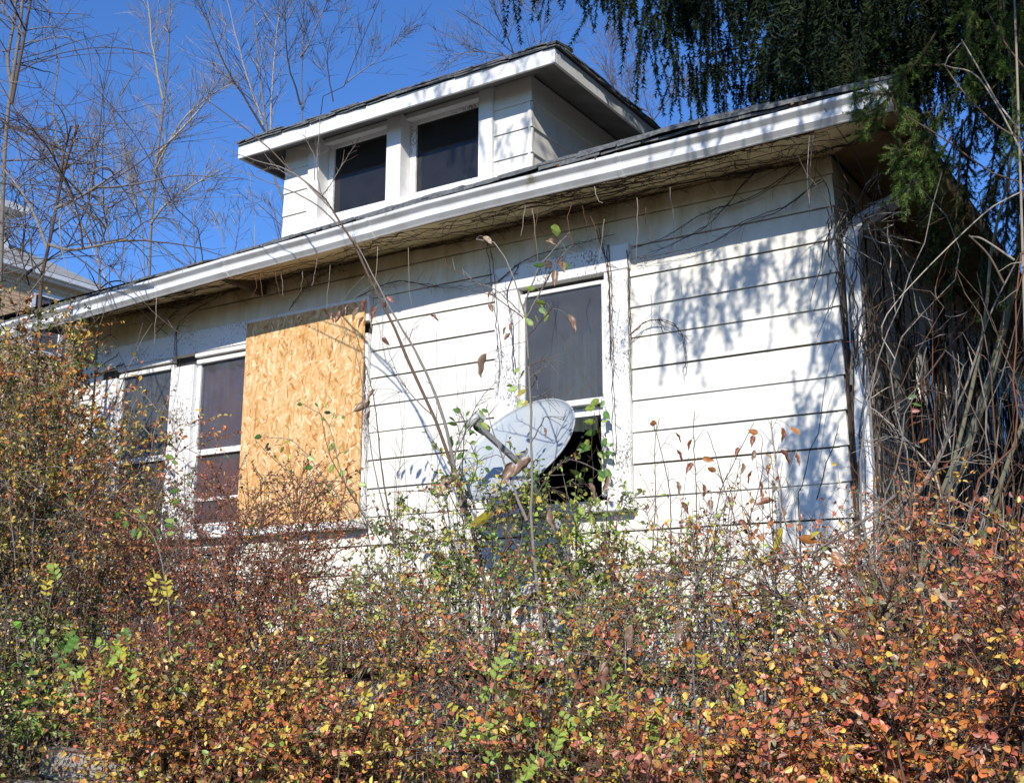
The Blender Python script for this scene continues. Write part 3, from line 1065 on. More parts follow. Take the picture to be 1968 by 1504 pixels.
# ------------------------------------------------------------------ neighbouring house far left
def build_neighbour():
    S = 1.507
    X = CAM[0] - (CAM[0] + 11.3) * S

    def Q(px, py, x=X):
        d = (px - 984) / FPX * CR - (py - 752) / FPX * CU + CF
        return CAM + d * ((x - CAM[0]) / d[0])
    t = thing('neighbour_house', 'two storey tan brick house with grey shingle roof beyond the left trees', 'house', (X, 6, 2))
    ze = Q(105, 528)[2]
    y1 = Q(222, 551)[1]
    y0 = y1 - 9
    wx = X - .16
    box('wall', 'mortar', t, wx - 7, wx, y0 + .4, y1 - .16, 1.5, ze - .17, label='tan brick wall')
    # brick courses on the visible side and end
    V = []; F = []
    z = 5.6
    r = 0
    while z < ze - .2:
        y = y1 - .16 - (0 if r % 2 else .11)
        while y > 1.5:
            a, b = y - .205, y
            V += [(wx + .001, a, z), (wx + .001, b, z), (wx + .001, b, z + .064), (wx + .001, a, z + .064), (wx + .012, a, z), (wx + .012, b, z), (wx + .012, b, z + .064), (wx + .012, a, z + .064)]
            n = len(V) - 8
            F += [(n + 4, n + 5, n + 6, n + 7), (n, n + 4, n + 7, n + 3), (n + 1, n + 2, n + 6, n + 5), (n, n + 1, n + 5, n + 4), (n + 2, n + 3, n + 7, n + 6)]
            y -= .218
        z += .075; r += 1
    np_obj('brick', np.array(V), np.array(F), 'brick', t, kind='stuff')
    # eave, gutter, roof
    box('fascia', 'white trim', t, X - .02, X, y0, y1, ze - .16, ze, bevel=.004)
    box('gutter', 'gutter metal', t, X + .002, X + .09, y0, y1, ze - .11, ze - .01, bevel=.01)
    box('soffit', 'white trim', t, wx, X - .022, y0, y1, ze - .16, ze - .14)
    box('fascia', 'white trim', t, wx - 7.4, X - .022, y1 - .02, y1 - .001, ze - .16, ze)
    rf = MB()
    rx = X - 3.9
    top = ze + 2.3
    rf.add([(X + .06, y0, ze + .01), (X + .06, y1 + .03, ze + .01), (rx, y1 - 3.9, top), (rx, y0, top), (X - 7.9, y1 + .03, ze + .01), (X - 7.9, y0, ze + .01)], [(0, 1, 2, 3), (1, 4, 2), (4, 5, 3, 2)])
    rf.obj('roof', 'far shingle', t)
    # small white dormer on that slope
    d0 = Q(-25, 400, X - 1.2); 
    a = Q(-60, 420, X - 1.0); b = Q(22, 418, X - 1.0); c_ = Q(22, 495, X - 1.0)
    box('dormer', 'white trim', t, X - 3.0, X - 1.0, a[1], b[1], c_[2] - .4, b[2] + .02)
    e0 = Q(-70, 378, X - .7); e1 = Q(58, 398, X - .7)
    box('dormer_roof', 'white trim', t, X - 3.2, X - .7, e0[1], e1[1], e1[2] - .16, e1[2] - .02)
    # windows
    def win(px0, py0, px1, py1):
        p = Q(px0, py0, wx); q = Q(px1, py0, wx); zb = Q(px0, py1, wx)[2]
        ya, yb, zt_ = p[1], q[1], p[2]
        f = MB()
        f.box(wx + .014, wx + .05, ya, ya + .09, zb, zt_); f.box(wx + .014, wx + .05, yb - .09, yb, zb, zt_)
        f.box(wx + .014, wx + .05, ya + .092, yb - .092, zt_ - .09, zt_); f.box(wx + .014, wx + .06, ya + .092, yb - .092, zb, zb + .10)
        zm = (zb + zt_) / 2
        f.box(wx + .014, wx + .045, ya + .092, yb - .092, zm - .04, zm + .04)
        w = f.obj('window', 'white trim', t)
        box('pane', 'dusty glass', w, wx + .015, wx + .02, ya + .092, yb - .092, zb + .102, zt_ - .092)
    win(60, 556, 126, 680)
    win(2, 760, 100, 860)


build_neighbour()


# ------------------------------------------------------------------ plants
def side_twigs(path, n, lmin, lmax, ang, t0=.2, t1=.98, K=5, wob=.1, up=.2, planar=None):
    """side shoots along a single path (K0,3); ang is the angle from the stem"""
    K0 = len(path)
    t = np.sort(rng.uniform(t0, t1, n)) * (K0 - 1)
    i = np.minimum(t.astype(int), K0 - 2); f = (t - i)[:, None]
    st = path[i] * (1 - f) + path[i + 1] * f
    T = unit(path[i + 1] - path[i])
    rnd = rng.normal(0, 1, (n, 3))
    if planar is not None:
        rnd = rnd * .35 + np.outer(np.where(np.arange(n) % 2, 1, -1), planar) * 1.5
    perp = unit(rnd - T * np.sum(rnd * T, 1, keepdims=True))
    a = np.radians(ang) * rng.uniform(.75, 1.25, (n, 1))
    d = T * np.cos(a) + perp * np.sin(a) + np.array([0, 0, up])
    ln = rng.uniform(lmin, lmax, n) * (1.15 - .75 * t / (K0 - 1))
    return curve_paths(st, d, ln, K, wob), T


def stem_obj(name, parts, parent, mat_='twig', kind=None, smooth=True):
    V, F, C = cat(parts)
    return np_obj(name, V, F, mat_, parent, col=C, smooth=smooth, kind=kind)


def bare_tree(label, trunks, twig_n, twig_len, ang=48, r0=.03, ycol=('grey', 'pale'), sub=5, group='bare saplings behind the house', name='bare_sapling', wob=.05, cat_='tree'):
    base = trunks[0][0]
    t = thing(name, label, cat_, (base[0], base[1], base[2]), group)
    tr = []; tw = []
    for k, tk in enumerate(trunks):
        rr = r0 * (.62 if k == 0 else .36)
        path = resample(tk, 22)
        path = path + np.cumsum(rng.normal(0, .006, path.shape), 0) * .6
        tr.append(tube_set(path[None], [rr], [rr * .28], tcol(ycol, 1), 6))
        L = np.linalg.norm(path[-1] - path[0])
        n = int(twig_n * (1 if k == 0 else .6))
        pl = unit(CR + .5 * rng.normal(0, 1, 3))
        tp, T = side_twigs(path, n, twig_len * .35, twig_len, ang, .12, .98, 7, wob, .25)
        tw.append(tube_set(tp, np.full(n, rr * .26), np.full(n, .002), tcol(ycol, n), 3))
        # sub-twigs
        m = n * sub
        idx = rng.integers(0, n, m); kk = rng.integers(1, 6, m)
        st = tp[idx, kk]; T2 = unit(tp[idx, kk + 1 - (kk == 6)] - tp[idx, kk - 1])
        pr = unit(rng.normal(0, 1, (m, 3)))
        d = T2 * .8 + pr * .75 + np.array([0, 0, .2])
        sp = curve_paths(st, d, rng.uniform(.12, .6, m) * twig_len * .5, 4, .08)
        tw.append(tube_set(sp, np.full(m, .0026), np.full(m, .0014), tcol(ycol, m), 3))
    stem_obj('trunk', tr, t)
    stem_obj('branches', tw, t, kind='stuff')
    return t


def PL(pts, y, ground=True):
    q = [P(px, py, y) for px, py in pts]
    if ground:
        b = q[0].copy(); b[2] = float(gz(b[0], b[1])) - .05
        if q[0][2] - b[2] > .2:
            q = [b] + q
    return q


def PDL(pts, D, ground=True):
    q = [PD(px, py, D) for px, py in pts]
    if ground:
        b = q[0].copy(); b[2] = float(gz(b[0], b[1])) - .05
        if q[0][2] - b[2] > .2:
            q = [b] + q
    return q


bare_tree('straight pale sapling with tall forked leader left of the dormer', [PDL([(283, 560), (287, 450), (300, 300), (317, 150), (326, -60)], 15), PDL([(314, 190), (296, 90), (281, -20), (270, -80)], 15, False), PDL([(296, 330), (345, 240), (400, 190), (450, 160)], 15, False), PDL([(300, 300), (365, 230), (420, 150)], 15, False), PDL([(290, 430), (330, 380), (420, 330)], 15, False), PDL([(292, 400), (250, 330), (240, 300)], 15, False)], 46, 1.1, r0=.048)
bare_tree('curved dark sapling crossing left of the tall forked sapling', [PDL([(228, 560), (246, 400), (247, 310), (256, 230), (268, 150), (246, 65)], 16), PDL([(247, 310), (225, 250), (190, 180)], 16, False)], 34, 1.0, r0=.022, ycol=('grey', 'brown'))
bare_tree('slanting grey sapling leaning away from the forked sapling', [PDL([(275, 560), (262, 400), (245, 320), (215, 220), (185, 160), (120, 60)], 17), PDL([(262, 400), (240, 330), (200, 290), (160, 240)], 17, False)], 34, 1.1, r0=.026)
bare_tree('pair of dark slanting stems rising just above the gutter', [PDL([(392, 520), (350, 420), (318, 360), (262, 260), (180, 165)], 14.5), PDL([(372, 520), (330, 420), (305, 360), (280, 290)], 14.5, False), PDL([(378, 520), (378, 400), (425, 350)], 14.5, False)], 30, .95, r0=.024, ycol=('dark', 'brown', 'grey'))
bare_tree('sapling with arching leader close behind the dormer left end', [PDL([(547, 440), (535, 370), (512, 250), (498, 120), (482, -40)], 13.5), PDL([(520, 300), (521, 180), (530, 60), (540, -40)], 13.5, False), PDL([(510, 255), (470, 190), (420, 110), (372, -20)], 13.5, False), PDL([(505, 240), (470, 130), (440, 0)], 13.5, False)], 46, 1.0, r0=.038, ycol=('grey', 'dark', 'pale'))
bare_tree('upright dark sapling rising behind the middle of the dormer roof', [PDL([(577, 260), (576, 150), (581, 60), (580, -40)], 13), PDL([(577, 110), (605, 60), (635, -20)], 13, False), PDL([(577, 200), (550, 100), (545, -20)], 13, False)], 34, .9, r0=.028, ycol=('dark', 'grey'))
bare_tree('spreading thin sapling behind the dormer with crossing limbs', [PDL([(610, 260), (660, 165), (690, 90), (735, -20)], 13), PDL([(640, 195), (632, 100), (665, 20)], 13, False), PDL([(660, 165), (720, 115), (780, 60)], 13, False)], 30, .9, r0=.02, ycol=('dark', 'grey'))
bare_tree('short thicket of pale stubby shoots beside the dormer left wall', [PDL([(487, 480), (482, 400), (480, 340)], 13), PDL([(450, 480), (455, 430), (462, 400)], 13, False), PDL([(540, 460), (528, 410), (515, 380)], 13, False), PDL([(430, 480), (425, 450), (412, 420)], 13, False)], 22, .6, r0=.016, ycol=('pale', 'brown'), sub=3)
bare_tree('leafless tangled crown showing above the dormer roof ridge', [PDL([(1010, 200), (990, 110), (940, 60), (880, 20)], 17), PDL([(1000, 150), (1040, 70), (1020, -10)], 17, False), PDL([(990, 110), (930, 100), (860, 110)], 17, False), PDL([(990, 110), (960, 40), (930, -20)], 17, False)], 44, 1.3, r0=.028, ycol=('grey', 'dark'), sub=8, wob=.14)
bare_tree('thin grey tree between dormer eave and spruce curtain', [PDL([(1260, 300), (1248, 230), (1225, 130), (1200, 40)], 16), PDL([(1250, 240), (1290, 190), (1330, 170)], 16, False), PDL([(1180, 200), (1177, 120), (1160, 60)], 16, False), PDL([(1245, 215), (1210, 195), (1200, 150)], 16, False)], 40, 1.1, r0=.024, ycol=('grey', 'brown'), sub=8, wob=.14)


# tangled nearer trees at the left edge
def tangle(label, trunks, n_arch, center, spread, name, r0=.03, cols=('grey', 'brown'), group=None, seed_dir=(0, 0, 1), arch=(.0, 0, -.9), lmin=.7, lmax=2.0, cat_='tree'):
    t = thing(name, label, cat_, trunks[0][0], group)
    tr = []; tw = []
    for k, tk in enumerate(trunks):
        path = resample(tk, 20)
        rr = r0 * (1 if k == 0 else .6)
        tr.append(tube_set(path[None], [rr], [rr * .45], tcol(cols, 1, .1), 7))
        n = int(n_arch / len(trunks))
        tp, _ = side_twigs(path, n, lmin, lmax, 65, .15, 1.0, 11, .16, .25)
        tp = tp + np.linspace(0, 1, 11)[None, :, None] ** 2 * np.array(arch) * rng.uniform(-.2, 1, (n, 1, 1)) * .5
        tw.append(tube_set(tp, rng.uniform(.004, .009, n), np.full(n, .002), tcol(cols, n), 4))
        m = n * 7
        idx = rng.integers(0, n, m); kk = rng.integers(1, 10, m)
        T2 = unit(tp[idx, kk + 1] - tp[idx, kk - 1])
        d = T2 * .6 + unit(rng.normal(0, 1, (m, 3))) * .9 + np.array([0, 0, .1])
        sp = curve_paths(tp[idx, kk], d, rng.uniform(.08, .55, m), 6, .28)
        tw.append(tube_set(sp, np.full(m, .003), np.full(m, .0015), tcol(cols, m), 3))
    stem_obj('trunk', tr, t)
    stem_obj('branches', tw, t, kind='stuff')
    return t


tangle('mottled pale trunk at the far left edge wrapped in vines', [PL([(-8, 640), (4, 420), (10, 270), (22, 165), (38, 60), (48, -60)], -.6), PL([(22, 165), (15, 110), (30, 20), (20, -60)], -.6, False), PL([(22, 200), (45, 80), (70, -60)], -.6, False)], 42, None, None, 'vine_wrapped_tree', r0=.030, cols=('grey', 'brown'))
tangle('cut-back crooked tree with stubby limbs before the neighbour house', [PL([(72, 700), (76, 560), (92, 480), (108, 400), (122, 330), (150, 240)], -1.0), PL([(108, 400), (160, 375), (235, 325)], -1.0, False), PL([(115, 350), (122, 300), (130, 270)], -1.0, False), PL([(92, 480), (60, 400), (20, 340), (-20, 300)], -1.0, False), PL([(95, 470), (140, 480), (245, 460)], -1.0, False)], 60, None, None, 'pruned_tree', r0=.024, cols=('brown', 'grey'))
tangle('dark twisted vine tangle hanging between the two left trees', [PL([(190, 620), (180, 450), (140, 330), (100, 240), (112, 120), (80, -40)], -.2), PL([(140, 330), (60, 260), (-20, 230)], -.2, False), PL([(190, 480), (205, 420), (180, 350)], -.2, False), PL([(60, 560), (30, 470), (-20, 420)], -.2, False)], 84, None, None, 'wild_vine', r0=.012, cols=('brown', 'dark', 'grey'), lmin=.5, lmax=1.6, cat_='vine')
bare_tree('slender grey sapling leaning over the gutter left end', [PL([(230, 640), (210, 560), (160, 440), (110, 330), (60, 240)], 1.5, True), PL([(190, 500), (250, 420), (330, 360)], 1.5, False)], 40, .9, r0=.014, wob=.12)


# ---- thickets
def shrub(label, x, y, top, rad, canes, pal, leaf=.024, nleaf=14, ntw=12, arch=.5, stemc=('brown', 'grey'), name='shrub', zcut=None, twl=(.12, .42), lean=(0, 0), up0=.25, group='overgrown shrubs against the house', wl=.62, bare=.0, tfrom=.2):
    z0 = float(gz(x, y))
    h = top - z0
    t = thing(name, label, 'shrub', (x, y, z0), group)
    n = canes
    az = rng.uniform(0, 2 * math.pi, n); rr = np.sqrt(rng.random(n)) * rad * .45
    st = np.stack([x + rr * np.cos(az), y + rr * np.sin(az) * .7, np.zeros(n)], 1)
    st[:, 2] = gz(st[:, 0], st[:, 1]) - .03
    az2 = az + rng.normal(0, .7, n)
    reach = rng.uniform(.2, 1.0, n) * rad
    K = 12
    tt = np.linspace(0, 1, K)[None, :, None]
    hh = h * rng.uniform(.55, 1.08, n)
    hor = np.stack([np.cos(az2), np.sin(az2) * .7, np.zeros(n)], 1)
    paths = st[:, None, :] + hor[:, None, :] * (reach[:, None, None] * tt ** 1.5) + np.array([lean[0], lean[1], 0])[None, None] * tt ** 1.5
    zz = hh[:, None] * (1 - (1 - tt[0, :, 0][None]) ** 1.7) - arch * reach[:, None] * tt[0, :, 0][None] ** 3 * .6
    paths[:, :, 2] += zz
    paths += np.cumsum(rng.normal(0, .012, paths.shape), 1) * np.array([1, 1, .5])
    paths[:, :, 1] = np.minimum(paths[:, :, 1], np.where((paths[:, :, 0] < .12) & (paths[:, :, 0] > -7.0), -.07, 99))
    parts = [tube_set(paths, rng.uniform(.004, .009, n), np.full(n, .002), tcol(stemc, n), 4)]
    # twigs
    m = n * ntw
    ci = np.repeat(np.arange(n), ntw)
    tpos = rng.uniform(tfrom, 1.0, m) ** .8 * (K - 1)
    i0 = np.minimum(tpos.astype(int), K - 2); f = (tpos - i0)[:, None]
    sp = paths[ci, i0] * (1 - f) + paths[ci, i0 + 1] * f
    T = unit(paths[ci, i0 + 1] - paths[ci, i0])
    d = T * .5 + unit(rng.normal(0, 1, (m, 3))) * .8 + np.array([0, -.08, up0])
    KT = 5
    tp = curve_paths(sp, d, rng.uniform(*twl, m), KT, .12, (0, 0, -.25))
    tp[:, :, 1] = np.minimum(tp[:, :, 1], np.where((tp[:, :, 0] < .12) & (tp[:, :, 0] > -7.0), -.05, 99))
    parts.append(tube_set(tp, np.full(m, .0026), np.full(m, .0012), tcol(stemc, m), 3))
    # second order twiglets, bare
    q = m
    ti = rng.integers(0, m, q); kk = rng.integers(1, KT - 1, q)
    tqi = ti
    d2 = unit(tp[ti, kk + 1] - tp[ti, kk - 1]) * .5 + unit(rng.normal(0, 1, (q, 3))) * .8
    tq = curve_paths(tp[ti, kk], d2, rng.uniform(.05, .2, q), 4, .1)
    parts.append(tube_set(tq, np.full(q, .0016), np.full(q, .0009), tcol(stemc, q), 3))
    stem_obj('stems', parts, t, kind='stuff')
    # leaves on twigs and twiglets
    if nleaf > 0:
        L1 = m * nleaf
        ti = rng.integers(0, m, L1); u = rng.uniform(.1, 1, L1) * (KT - 1)
        i0 = np.minimum(u.astype(int), KT - 2); f = (u - i0)[:, None]
        pos = tp[ti, i0] * (1 - f) + tp[ti, i0 + 1] * f
        T = unit(tp[ti, i0 + 1] - tp[ti, i0])
        half = L1 // 3
        tj = rng.integers(0, q, half); u2 = rng.uniform(.2, 1, half) * 3
        j0 = np.minimum(u2.astype(int), 2); f2 = (u2 - j0)[:, None]
        pos[:half] = tq[tj, j0] * (1 - f2) + tq[tj, j0 + 1] * f2
        T[:half] = unit(tq[tj, j0 + 1] - tq[tj, j0])
        keep = np.ones(L1, bool)
        if zcut is not None:
            keep &= (pos[:, 2] > zcut) | (rng.random(L1) < .3)
        # clumped gaps
        g = np.sin(pos[:, 0] * 9.1 + x) + np.sin(pos[:, 2] * 11.3 + y * 3) + np.sin(pos[:, 1] * 10.7)
        keep &= rng.random(L1) < np.clip(.85 + .28 * g, .15, 1) * (1 - bare)
        pos = pos[keep]; T = T[keep]; nL = len(pos)
        D = T * .35 + unit(rng.normal(0, 1, (nL, 3))) * .9 + np.array([0, 0, -.25])
        Nn = rng.normal(0, .75, (nL, 3)) + np.array([.25, -.8, .75])
        ln = rng.uniform(.6, 1.25, nL) * leaf
        tsel = ti.copy(); tsel[:half] = tqi[tj]
        tsel = tsel[keep]
        C = pick(pal, nL, (ci[tsel], tsel))
        # colour drifts along the bush: whole sprays turn together
        ph = (np.sin(pos[:, 0] * 5.3 + 1.3 * x) * np.sin(pos[:, 2] * 6.1 + y) + np.sin(pos[:, 1] * 7.0 + pos[:, 0] * 3)) * .5
        C = C * (1 + .25 * ph[:, None] * np.array([1, .7, .4]))
        V, F, Cc = leaves(pos, D, Nn, ln, ln * wl * rng.uniform(.8, 1.15, nL), np.clip(C, 0, .8))
        np_obj('leaves', V, F, 'leaf', t, col=Cc, kind='stuff', smooth=False)
    return t


WARM = dict(orange=4, gold=4.5, salmon=3, rust=2, brown=1.2, yellow=2.5, olive=1.4, lime=.8, red=.4)
RED = dict(orange=4.5, salmon=4, red=.8, rust=2, tan=1.2, gold=2.6, olive=1, brown=1)
PURP = dict(purple=2.5, rust=3, mauve=3, salmon=2.5, tan=1, brown=1.6, olive=1, gold=.6)
OLIVE = dict(olive=4.5, brown=2.0, gold=3, rust=2, orange=2.2, yellow=.8, green=1.2, tan=.6)
YGRN = dict(lime=4, yellow=2.5, olive=3, green=2, gold=1.6, salmon=1, rust=1)
MIX = dict(orange=2.5, gold=3, lime=2.2, olive=2, salmon=2, rust=2, brown=1, yellow=1.5)

# tall mass at the left
shrub('tall olive and rust thicket under the gutter left end', -6.9, -.9, 4.35, .95, 48, OLIVE, .036, 26, 17, .7, ('grey', 'brown'))
shrub('tall brown-leaved thicket rising in front of the leftmost window post', -5.95, -1.0, 4.05, .75, 30, OLIVE, .034, 24, 15, .8, ('grey', 'brown'))
shrub('thin twiggy bush across the unboarded left window', -5.2, -.8, 3.75, .6, 17, dict(orange=3, gold=4, olive=2.5, rust=2), .031, 17, 12, .8, ('grey', 'brown', 'pale'))
shrub('arching gold-leaved sprays over the red curtained pane', -4.85, -1.25, 3.5, .6, 13, dict(gold=4, yellow=2, orange=3, rust=2, olive=1), .032, 17, 12, .9, ('brown', 'grey'))
shrub('broad olive bush filling the left edge of the bank', -5.35, -1.9, 3.85, 1.0, 48, OLIVE, .032, 25, 17, .7, ('grey', 'brown'))
shrub('rounded yellow-brown bush left of the reddish thicket', -4.45, -1.9, 3.15, .75, 34, dict(olive=3, gold=3, brown=2, orange=1.5, yellow=1.5, rust=1.5), .026, 13, 15, .6)
shrub('low dark bush with pale dead leaves beside the timber steps', -5.2, -2.2, 2.2, .6, 16, dict(brown=3, tan=2, olive=3, dark=2, green=1.5), .026, 12, 14, .5)
shrub('light green lobed-leaf bramble above the timber steps', -4.35, -2.0, 1.75, .5, 14, dict(lime=5, bright=2, yellow=2, green=1), .045, 7, 10, .6, wl=.9)
shrub('low straggling green and tan bush at the far bottom left', -4.15, -2.75, 1.62, .65, 22, dict(olive=3, green=2, tan=2, brown=2, gold=1.5, lime=1), .027, 16, 13, .5, ('brown', 'dark'))
shrub('knee-high olive bush behind the timber steps', -4.6, -1.75, 2.05, .75, 24, dict(olive=4, green=1.5, tan=1.5, brown=2, gold=2), .027, 16, 13, .5, ('brown', 'dark'))
# reddish fine thicket under the board
shrub('fine purple-brown thicket under the strand board', -3.75, -1.25, 2.68, .8, 46, PURP, .021, 18, 18, .35, ('brown', 'red'))
shrub('dense reddish barberry-like bush right of the purple-brown thicket', -3.05, -1.35, 2.60, .75, 40, dict(purple=1, rust=3, salmon=3, olive=1.5, orange=2.2, mauve=1.8, tan=1), .020, 16, 17, .35, ('brown', 'red'))
shrub('low rust bush spreading in front of the purple-brown thicket', -3.0, -1.95, 1.9, .62, 28, dict(rust=2.5, orange=3, salmon=3.2, brown=1.3, gold=2.2, purple=1), .023, 16, 16, .4, ('brown', 'red'))
# centre
shrub('open yellow-green bush left of the satellite dish', -2.35, -.8, 2.55, .5, 15, YGRN, .028, 17, 12, .4, ('brown', 'grey'))
shrub('leafy yellow-green bush below the satellite dish', -1.78, -1.1, 2.52, .55, 23, YGRN, .029, 19, 13, .4, ('brown', 'grey'))
shrub('lime bush under the sill of the tall broken window', -1.15, -.8, 2.48, .45, 22, dict(lime=5, olive=3, yellow=2.5, rust=1.2, green=1), .030, 20, 13, .3)
shrub('sparse wiry bush with dead leaves left of the downspout', -.55, -.75, 2.50, .55, 15, dict(rust=2, salmon=2, brown=1.5, olive=1.5, mauve=1.5, gold=1), .021, 11, 12, .3, ('grey', 'brown'), bare=.15)
shrub('wispy arching shrub in front of the corner downspout', -.02, -.85, 2.34, .6, 15, dict(rust=2, salmon=2, olive=1.5, gold=1.5, orange=1), .022, 10, 12, .6, ('grey', 'brown'), bare=.15)
# right, past the corner
shrub('tall red and orange bush just right of the downspout', .62, -.75, 2.40, .55, 22, RED, .026, 12, 13, .5, ('pale', 'grey', 'red'))
shrub('dense red-leaved bush at the right edge of the frame', 1.15, -1.1, 2.35, .55, 26, RED, .026, 15, 14, .5, ('pale', 'brown'))
shrub('tangled orange bush along the shaded side wall', .85, .4, 2.45, .6, 18, RED, .032, 9, 12, .5, ('pale', 'grey'))
shrub('far olive bush deep along the shaded side wall', .95, 2.0, 2.5, .7, 16, OLIVE, .032, 8, 12, .5, ('pale', 'grey'))
# front row along the bottom of the bank
fr = [(-2.45, -2.50, 1.72, WARM, 'low orange bush at the front of the bank right of the steps'),
      (-2.10, -2.65, 1.62, WARM, 'round-leaved gold and orange bush at the front under the board'),
      (-1.62, -2.55, 1.58, WARM, 'front orange bush left of the bare white foundation patch'),
      (-.42, -2.55, 1.62, MIX, 'front mixed bush right of the bare foundation patch'),
      (-.02, -2.60, 1.60, WARM, 'front salmon and gold bush below the sparse wiry bush'),
      (.50, -2.55, 1.70, WARM, 'front bush of orange leaves around the thick leaning branch'),
      (1.02, -2.50, 1.82, RED, 'front rust-red bush at the right corner of the bank'),
      (1.42, -2.3, 1.95, RED, 'outermost red bush at the right end of the front row')]
for x, y, tp, pl, lb in fr:
    shrub(lb, x, y, tp - (.10 if -2.2 < x < .8 else 0), .40 if -1.6 < x < -.4 else .54, 20 if -1.6 < x < .2 else 25, pl, .0275, 17, 15, .45, ('brown', 'dark', 'red'), zcut=.85, wl=.72)
mid = [(-2.55, -1.75, 2.0, MIX, 'middle bush of mixed leaves between the rust bush and the dish'),
       (-1.85, -1.85, 1.85, MIX, 'thin middle bush below the dish with yellow leaves'),
       (-1.15, -1.75, 1.90, MIX, 'middle bush with salmon sprays under the tall window'),
       (-.45, -1.70, 1.98, WARM, 'middle orange bush in front of the lowest clapboards'),
       (.15, -1.75, 2.05, MIX, 'middle straggling bush near the downspout foot'),
       (.72, -1.70, 2.10, RED, 'middle red bush between downspout and right edge')]
for x, y, tp, pl, lb in mid:
    shrub(lb, x, y, tp + .08, .52, 15, pl, .026, 14, 13, .45, ('brown', 'grey'), zcut=.9, bare=.1)

# ------------------------------------------------------------------ big single leaves
BIGC = {'dead': (.30, .19, .125), 'rustleaf': (.30, .115, .06), 'paledead': (.46, .34, .23), 'yellowleaf': (.60, .50, .07), 'limeleaf': (.36, .47, .09), 'greenleaf': (.13, .26, .05), 'orangeleaf': (.50, .20, .05), 'redleaf': (.38, .11, .07)}
BIGM = {}


def big_leaf_mesh(kind, curl, variant):
    key = (kind, variant)
    if key in BIGM: return BIGM[key]
    r = np.random.default_rng(hash(key) % 1000 if False else variant * 17 + len(kind))
    nu, nv = 9, 7
    V = []; C = []
    base = np.array(BIGC[kind])
    for i in range(nu):
        u = i / (nu - 1)
        w = (.20 if kind == 'yellowleaf' else .27) * math.sin(math.pi * min(1, u * .98 + .02) ** .75) ** .8 + .004
        for j in range(nv):
            v = -1 + 2 * j / (nv - 1)
            ang = curl * 1.5 * v
            xx = w * (math.sin(ang) / curl / 1.5 if curl > .05 else v)
            zz = w * (1 - math.cos(ang)) * .8 + .03 * math.sin(v * 9 + u * 11 + variant) * curl + .02 * abs(v)
            droop = -.30 * curl * u * u
            V.append((u, xx + .02 * math.sin(u * 17 + v * 3 + variant), zz + droop + .035 * curl * math.sin(u * 14 + variant)))
            vein = 1.25 if j == nv // 2 else 1 - .15 * (i % 2)
            C.append(base * vein * r.uniform(.85, 1.12))
    F = []
    for i in range(nu - 1):
        for j in range(nv - 1):
            a = i * nv + j
            F.append((a, a + 1, a + nv + 1, a + nv))
    BIGM[key] = np_mesh('leaf', np.array(V), np.array(F), 'leaf', np.array(C), True)
    return BIGM[key]


CURL = dict(dead=.75, rustleaf=.85, paledead=.6, yellowleaf=.12, limeleaf=.2, greenleaf=.2, orangeleaf=.4, redleaf=.4)
OFFS = {}


def add_leaf(parent, p, length, kind, direc=None):
    me = big_leaf_mesh(kind, CURL[kind], random.randrange(3))
    o = bpy.data.objects.new('leaf', me)
    link(o, parent)
    d = Vector(direc if direc is not None else (random.uniform(-1, 1), random.uniform(-.6, .3), random.uniform(-1, .2)))
    o.rotation_euler = d.to_track_quat('X', 'Z').to_euler()
    o.rotation_euler.rotate_axis('X', random.uniform(-1.2, 1.2) if kind in ('dead', 'rustleaf', 'paledead') else random.uniform(-.6, .6) + 1.2)
    o.location = Vector(tuple(np.array(p) - parent_loc(parent)))
    o.scale = (length, length, length)
    return o


def young_tree(label, y, stems, leavespx, cols=('grey', 'brown'), r0=.012, twigs=None, name='sapling', twl=(.08, .22), cat_='sapling', bend=45, group=None, sides=6):
    q0 = PL(stems[0], y)
    t = thing(name, label, cat_, q0[0], group)
    parts = []
    for k, s in enumerate(stems):
        q = PL(s, y, ground=(k == 0))
        # give every stem its own slight depth
        q = np.array(q)
        if k:
            q = q + np.outer(np.linspace(0, 1, len(q)) ** 1.5, [0, random.uniform(-.18, .12), 0])
        path = resample(q, 26)
        path = path + np.cumsum(rng.normal(0, .0018, path.shape), 0)
        rr = r0 * (1 if k == 0 else .62) if not isinstance(r0, (list, tuple)) else r0[k]
        K = len(path)
        rad = np.linspace(rr, max(.0016, rr * .25), K) * (1 + .12 * (np.arange(K) % 4 == 0))
        V, F = tubes(path[None], rad[None], sides)
        parts.append((V, F, np.repeat(tcol(cols, 1, .12), len(V), 0)))
        n = twigs if twigs is not None else 10
        if n:
            tp, _ = side_twigs(path, n, twl[0], twl[1], bend, .35, .99, 5, .07, .1)
            parts.append(tube_set(tp, np.full(n, rr * .28 + .0006), np.full(n, .0011), tcol(cols, n), 4))
    skel = np.concatenate([p[0] for p in parts])
    for px, py, s, kd in leavespx:
        q = P(px, py, y)
        d = np.linalg.norm(skel - q, axis=1)
        nb = skel[int(np.argmin(d))]
        L = s / 345.0 * (6.458 + y) / 5.2 * .9
        dd = q - nb
        if d.min() > .015:
            q = nb + dd * 1.0
            parts.append(tube_set(resample([nb, (nb + q) / 2 + [0, 0, .012], q], 6)[None], [.0016], [.0010], tcol(cols, 1), 4))
        dn = unit(dd) if d.min() > .015 else unit(rng.normal(0, 1, 3))
        hang = 1.0 if kd in ('dead', 'rustleaf', 'paledead') else .35
        add_leaf(t, q, L, kd, dn * .6 + np.array([random.uniform(-.5, .5), random.uniform(-.5, .1), -hang * random.uniform(.3, 1.2)]))
    stem_obj('stem', parts, t, kind=None)
    return t


